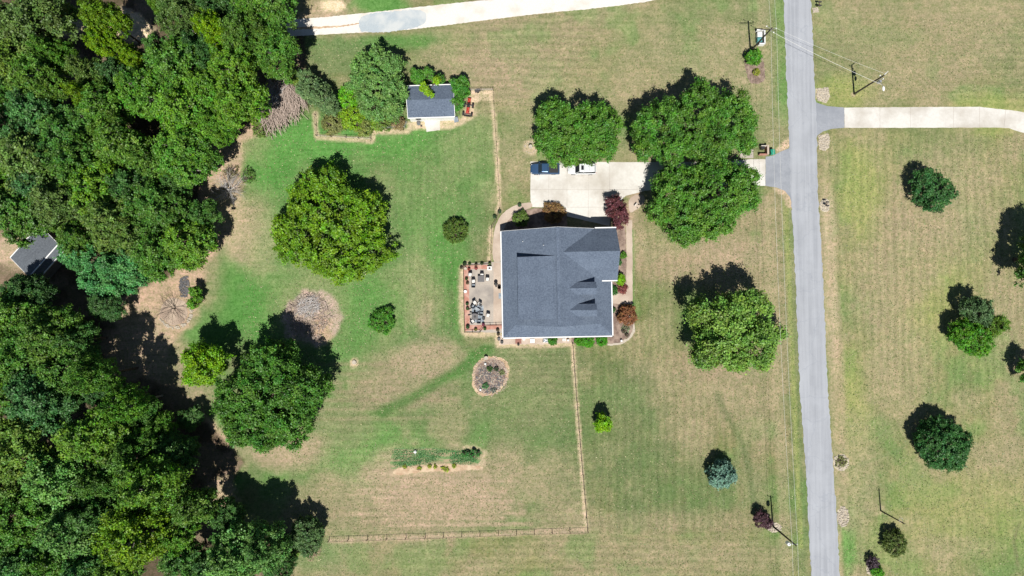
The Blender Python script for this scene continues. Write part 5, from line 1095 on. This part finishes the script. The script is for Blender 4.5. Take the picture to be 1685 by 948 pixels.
x, y = P(805.5, 441.5, .5); t = thing('storage_box', (x, y, 0), 'white box with a dark opening at the patio corner near the path', 'box'); MB().box((0, 0, .3), (.7, .6, .6)).build('box_body', 'white_plastic', t); MB().box((0, 0, .615), (.34, .3, .04)).build('lid', 'dark_pot', t)
G1, G2, GR, YE = (.05, .12, .025), (.04, .09, .03), (.10, .08, .05), (.16, .16, .03)
POTS = [(765, 435, 'dark_pot', G2, 'large dark pot at the outer corner of the patio'), (773, 435, 'dark_pot', G1, 'dark pot with foliage, second from the patio corner'), (783.5, 436, 'terracotta', GR, 'terracotta pot with dry plant on the upper railing'),
        (793, 434, 'dark_pot', G2, 'dark pot with a tall dark plant on the upper railing'), (806, 434, 'stone_dark', G1, 'dark ringed pot by the path end of the upper railing'), (759.5, 441, 'stone_dark', GR, 'grey pot just outside the patio corner'),
        (766, 442.5, 'stone', None, 'empty pale pot inside the patio corner'), (772, 443, 'terracotta', (.25, .06, .05), 'terracotta pot with red flowers inside the patio corner'), (783.5, 442, 'terracotta', (.25, .07, .07), 'low terracotta pot with pink blooms below the upper railing'),
        (768, 459, 'terracotta', G2, 'potted green plant on the brick edge beside the lawn-side chair'), (769.5, 466, 'terracotta', GR, 'small pot with dry plant on the brick edge'), (766, 480, 'white_plastic', None, 'small white pot on the middle of the brick edge'),
        (769, 500, 'dark_pot', G2, 'dark potted plant on the brick edge beside the rug'), (769.5, 508, 'terracotta', G2, 'reddish potted plant on the brick edge below its dark neighbour'), (770, 538, 'dark_pot', G2, 'large leafy pot in the lower patio corner'),
        (783, 542, 'terracotta', YE, 'yellowish plant in a pot on the lower brick edge'), (798, 541, 'stone_dark', G1, 'round dark pot on the lower brick edge'), (795.5, 534, 'terracotta', (.2, .05, .1), 'small pot with pink flowers by the lower railing bend'),
        (796, 524, 'black_metal', None, 'little black lantern pot at the lower corner of the rug'), (819, 543, 'stone_dark', GR, 'wire-ringed pot at the house corner, uppermost of the column'), (820, 550, 'stone_dark', GR, 'wire-ringed pot at the house corner, second of the column'),
        (821, 558, 'stone_dark', None, 'wire-ringed pot at the house corner, third of the column'), (826, 563, 'black_metal', None, 'black ring planter at the lower house corner')]
for i, (a, b, m, c, lb) in enumerate(POTS):
    big = 1.25 if 'large' in lb else 1
    plant_pot(lb, a, b, .24*big, .38*big, m, c, .4*big, 300+i)
for i, (a, b, lb) in enumerate([(1025, 545, 'wire-hooped grey pot in the bed by the stone edging, upper one'), (1031, 551, 'wire-hooped grey pot in the bed by the stone edging, lower one'), (855, 338, 'dark potted plant on the curve of the path to the driveway'), (822, 349, 'dark pot at the junction of fence and curved path'), (814, 357, 'dark pot beside the bend in the path fence')]):
    plant_pot(lb, a, b, .3, .4, 'stone_dark', GR if i < 2 else G2, .35, 340+i)
shrub('pale grey-green weed patch in the bed by the stone edging', 1030, 541, 8, .4, (.17, .20, .12), 160, .12, .2, .9, gap=.3)
# row under the gutter
for (a, b, lb, k) in [(876, 561, 'white square garden seat under the gutter', 0), (862, 557.5, 'white round garden seat half under the gutter', 1), (928, 559, 'small white box with two dark slots near the long fence', 2)]:
    x, y = P(a, b, .4); 
    if k == 1:
        t = thing('garden_chair', (x, y, 0), lb, 'seat'); MB().lathe((0, 0, 0), [(.2, 0), (.3, .25), (.22, .5)], 14).build('seat_body', 'white_plastic', t)
    elif k == 0:
        t = thing('garden_chair', (x, y, 0), lb, 'seat'); MB().box((0, 0, .4), (.7, .65, .08)).build('seat', 'white_plastic', t); MB().box((0, .3, .65), (.7, .08, .45)).build('backrest', 'white_plastic', t); MB().box((0, 0, .455), (.4, .36, .03)).build('cushion', 'cushion_white', t)
        for p_ in (-1, 1):
            for q_ in (-1, 1): MB().box((p_*.3, q_*.28, .18), (.06, .06, .36)).build('leg', 'white_plastic', t)
    else:
        t = thing('meter_box', (x, y, 0), lb, 'box'); MB().box((0, 0, .3), (.5, .45, .6)).build('box_body', 'white_plastic', t)
        for p_ in (-.1, .1): MB().box((0, p_, .61), (.3, .07, .02)).build('slot', 'dark_pot', t)
x, y = P(897.5, 560, .5); t = thing('air_conditioner', (x, y, 0), 'white-rimmed outdoor cooling unit with dark fan under the gutter', 'air conditioner')
MB().box((0, 0, .38), (.85, .8, .75), 0, 1, .06).build('casing', 'white_plastic', t); MB().lathe((0, 0, .755), [(.33, 0), (.33, .03), (.29, .035)], 20).build('fan_guard', 'rug_fabric', t); mb = MB()
for k in range(3): mb.box((math.cos(k*2.09)*.15, math.sin(k*2.09)*.15, .80), (.28, .1, .01), k*2.09)
mb.build('fan_blade', 'white_plastic', t)
x, y = P(853, 561); o = MB().box((0, 0, .045), (1.0, .9, .03)).build('door_mat', 'mat_red'); o.location = (x, y, 0); tag(o, 'reddish mat on the strip below the house', 'door mat')
for a, b, lb in ((853, 567, 'black and white garden lantern below the reddish mat'), (934.5, 559.5, 'round white garden ornament beside the small slotted box'), (1022, 560.5, 'white stone ornament at the end of the mulch bed by the edging')):
    x, y = P(a, b); t = thing('garden_ornament', (x, y, 0), lb, 'ornament'); MB().lathe((0, 0, 0), [(.14, 0), (.16, .1), (.08, .2), (.06, .3)], 12).build('base', 'white_plastic', t); MB().blob((0, 0, .42), (.2, .2, .18), 3, 12, 7, .03).build('globe', 'black_metal' if 'black' in lb else 'white_plastic', t, smooth=True)
x, y = P(800, 589); t = thing('bird_bath', (x, y, 0), 'white bird bath at the upper edge of the oval flower bed', 'bird bath'); MB().lathe((0, 0, 0), [(.2, 0), (.08, .1), (.07, .5)], 12).build('pedestal', 'white_plastic', t); MB().lathe((0, 0, .5), [(.1, 0), (.28, .1), (.32, .13), (.28, .12), (.05, .08)], 20).build('bowl', 'stone', t)
for a, b, lb in ((790.5, 641, 'pale round stone ball low in the oval flower bed'), (798.5, 598.5, 'white stone ball high in the oval flower bed')):
    x, y = P(a, b); o = MB().blob((x, y, .2), (.2, .2, .2), 4, 12, 7, .04).build('stone_ball', 'white_plastic', smooth=True); tag(o, lb, 'ornament')
for a, b, lb in ((1046, 337, 'small white signboard on the mulch island by the driveway'),):
    x, y = P(a, b, .5); t = thing('garden_sign', (x, y, 0), lb, 'sign', rz=.8); MB().box((0, 0, .55), (.6, .06, .4)).build('board', 'white_paint', t)
    for s in (-.2, .2): MB().tube((s, 0, 0), (s, 0, .4), .02, .02, 6).build('post', 'black_metal', t)
def scatter(name, label, n, color, size, seed, want, hz):
    rng = np.random.default_rng(seed); g = rng.random((90, 60))
    q = np.stack([rng.uniform(-62, 88, n), rng.uniform(-46, 48, n)], 1); px, py = img(q[:, 0], q[:, 1])
    ok = ~((px > 1284+(py*.045)) & (px < 1348+(py*.045))) & ~((px > 1335) & (py > 164) & (py < 222)) & ~((px > 808) & (px < 1044) & (py > 335) & (py < 572)) & ~((px > 870) & (px < 1305) & (py > 244) & (py < 345)) & ~((px > 755) & (px < 830) & (py > 430) & (py < 555)) & ~((px < 1100) & (py < 62) & (px < 1100)) & ~((px > 665) & (px < 785) & (py > 135) & (py < 218)) & ~((px > 640) & (px < 800) & (py > 733) & (py < 785))
    ok &= (px > 480) | ((py > 215) & (py < 640) & (px > 400)); i = ((q[:, 0]+70)/1.9).astype(int) % 90; j = ((q[:, 1]+60)/1.9).astype(int) % 60
    ok &= rng.random(n) < .25+.9*g[i, j]*want; q = q[ok]; m_ = len(q); p = np.concatenate([q, rng.random((m_, 1))*hz+.015], 1)
    me = leaves_mesh(name, p, unit(rng.normal(size=p.shape)*.55+np.array((0, 0, .8))), size*rng.uniform(.5, 1.5, m_), np.clip(rng.normal(.5, .22, p.shape), 0, 1)); o = bpy.data.objects.new(name, me); COL.objects.link(o); o.color = (*color, 1)
    return tag(o, label, 'grass', None, 'stuff')
scatter('grass_tufts', 'short green tufts scattered through the mown lawns', 90000, (.105, .15, .055), .19, 7, 1, .03)
scatter('straw_tufts', 'dry straw-coloured tufts scattered through the mown lawns', 110000, (.27, .245, .145), .17, 8, .9, .04)
print('LEAVES', LEAFCOUNT[0], 'OBJECTS', len(bpy.data.objects))
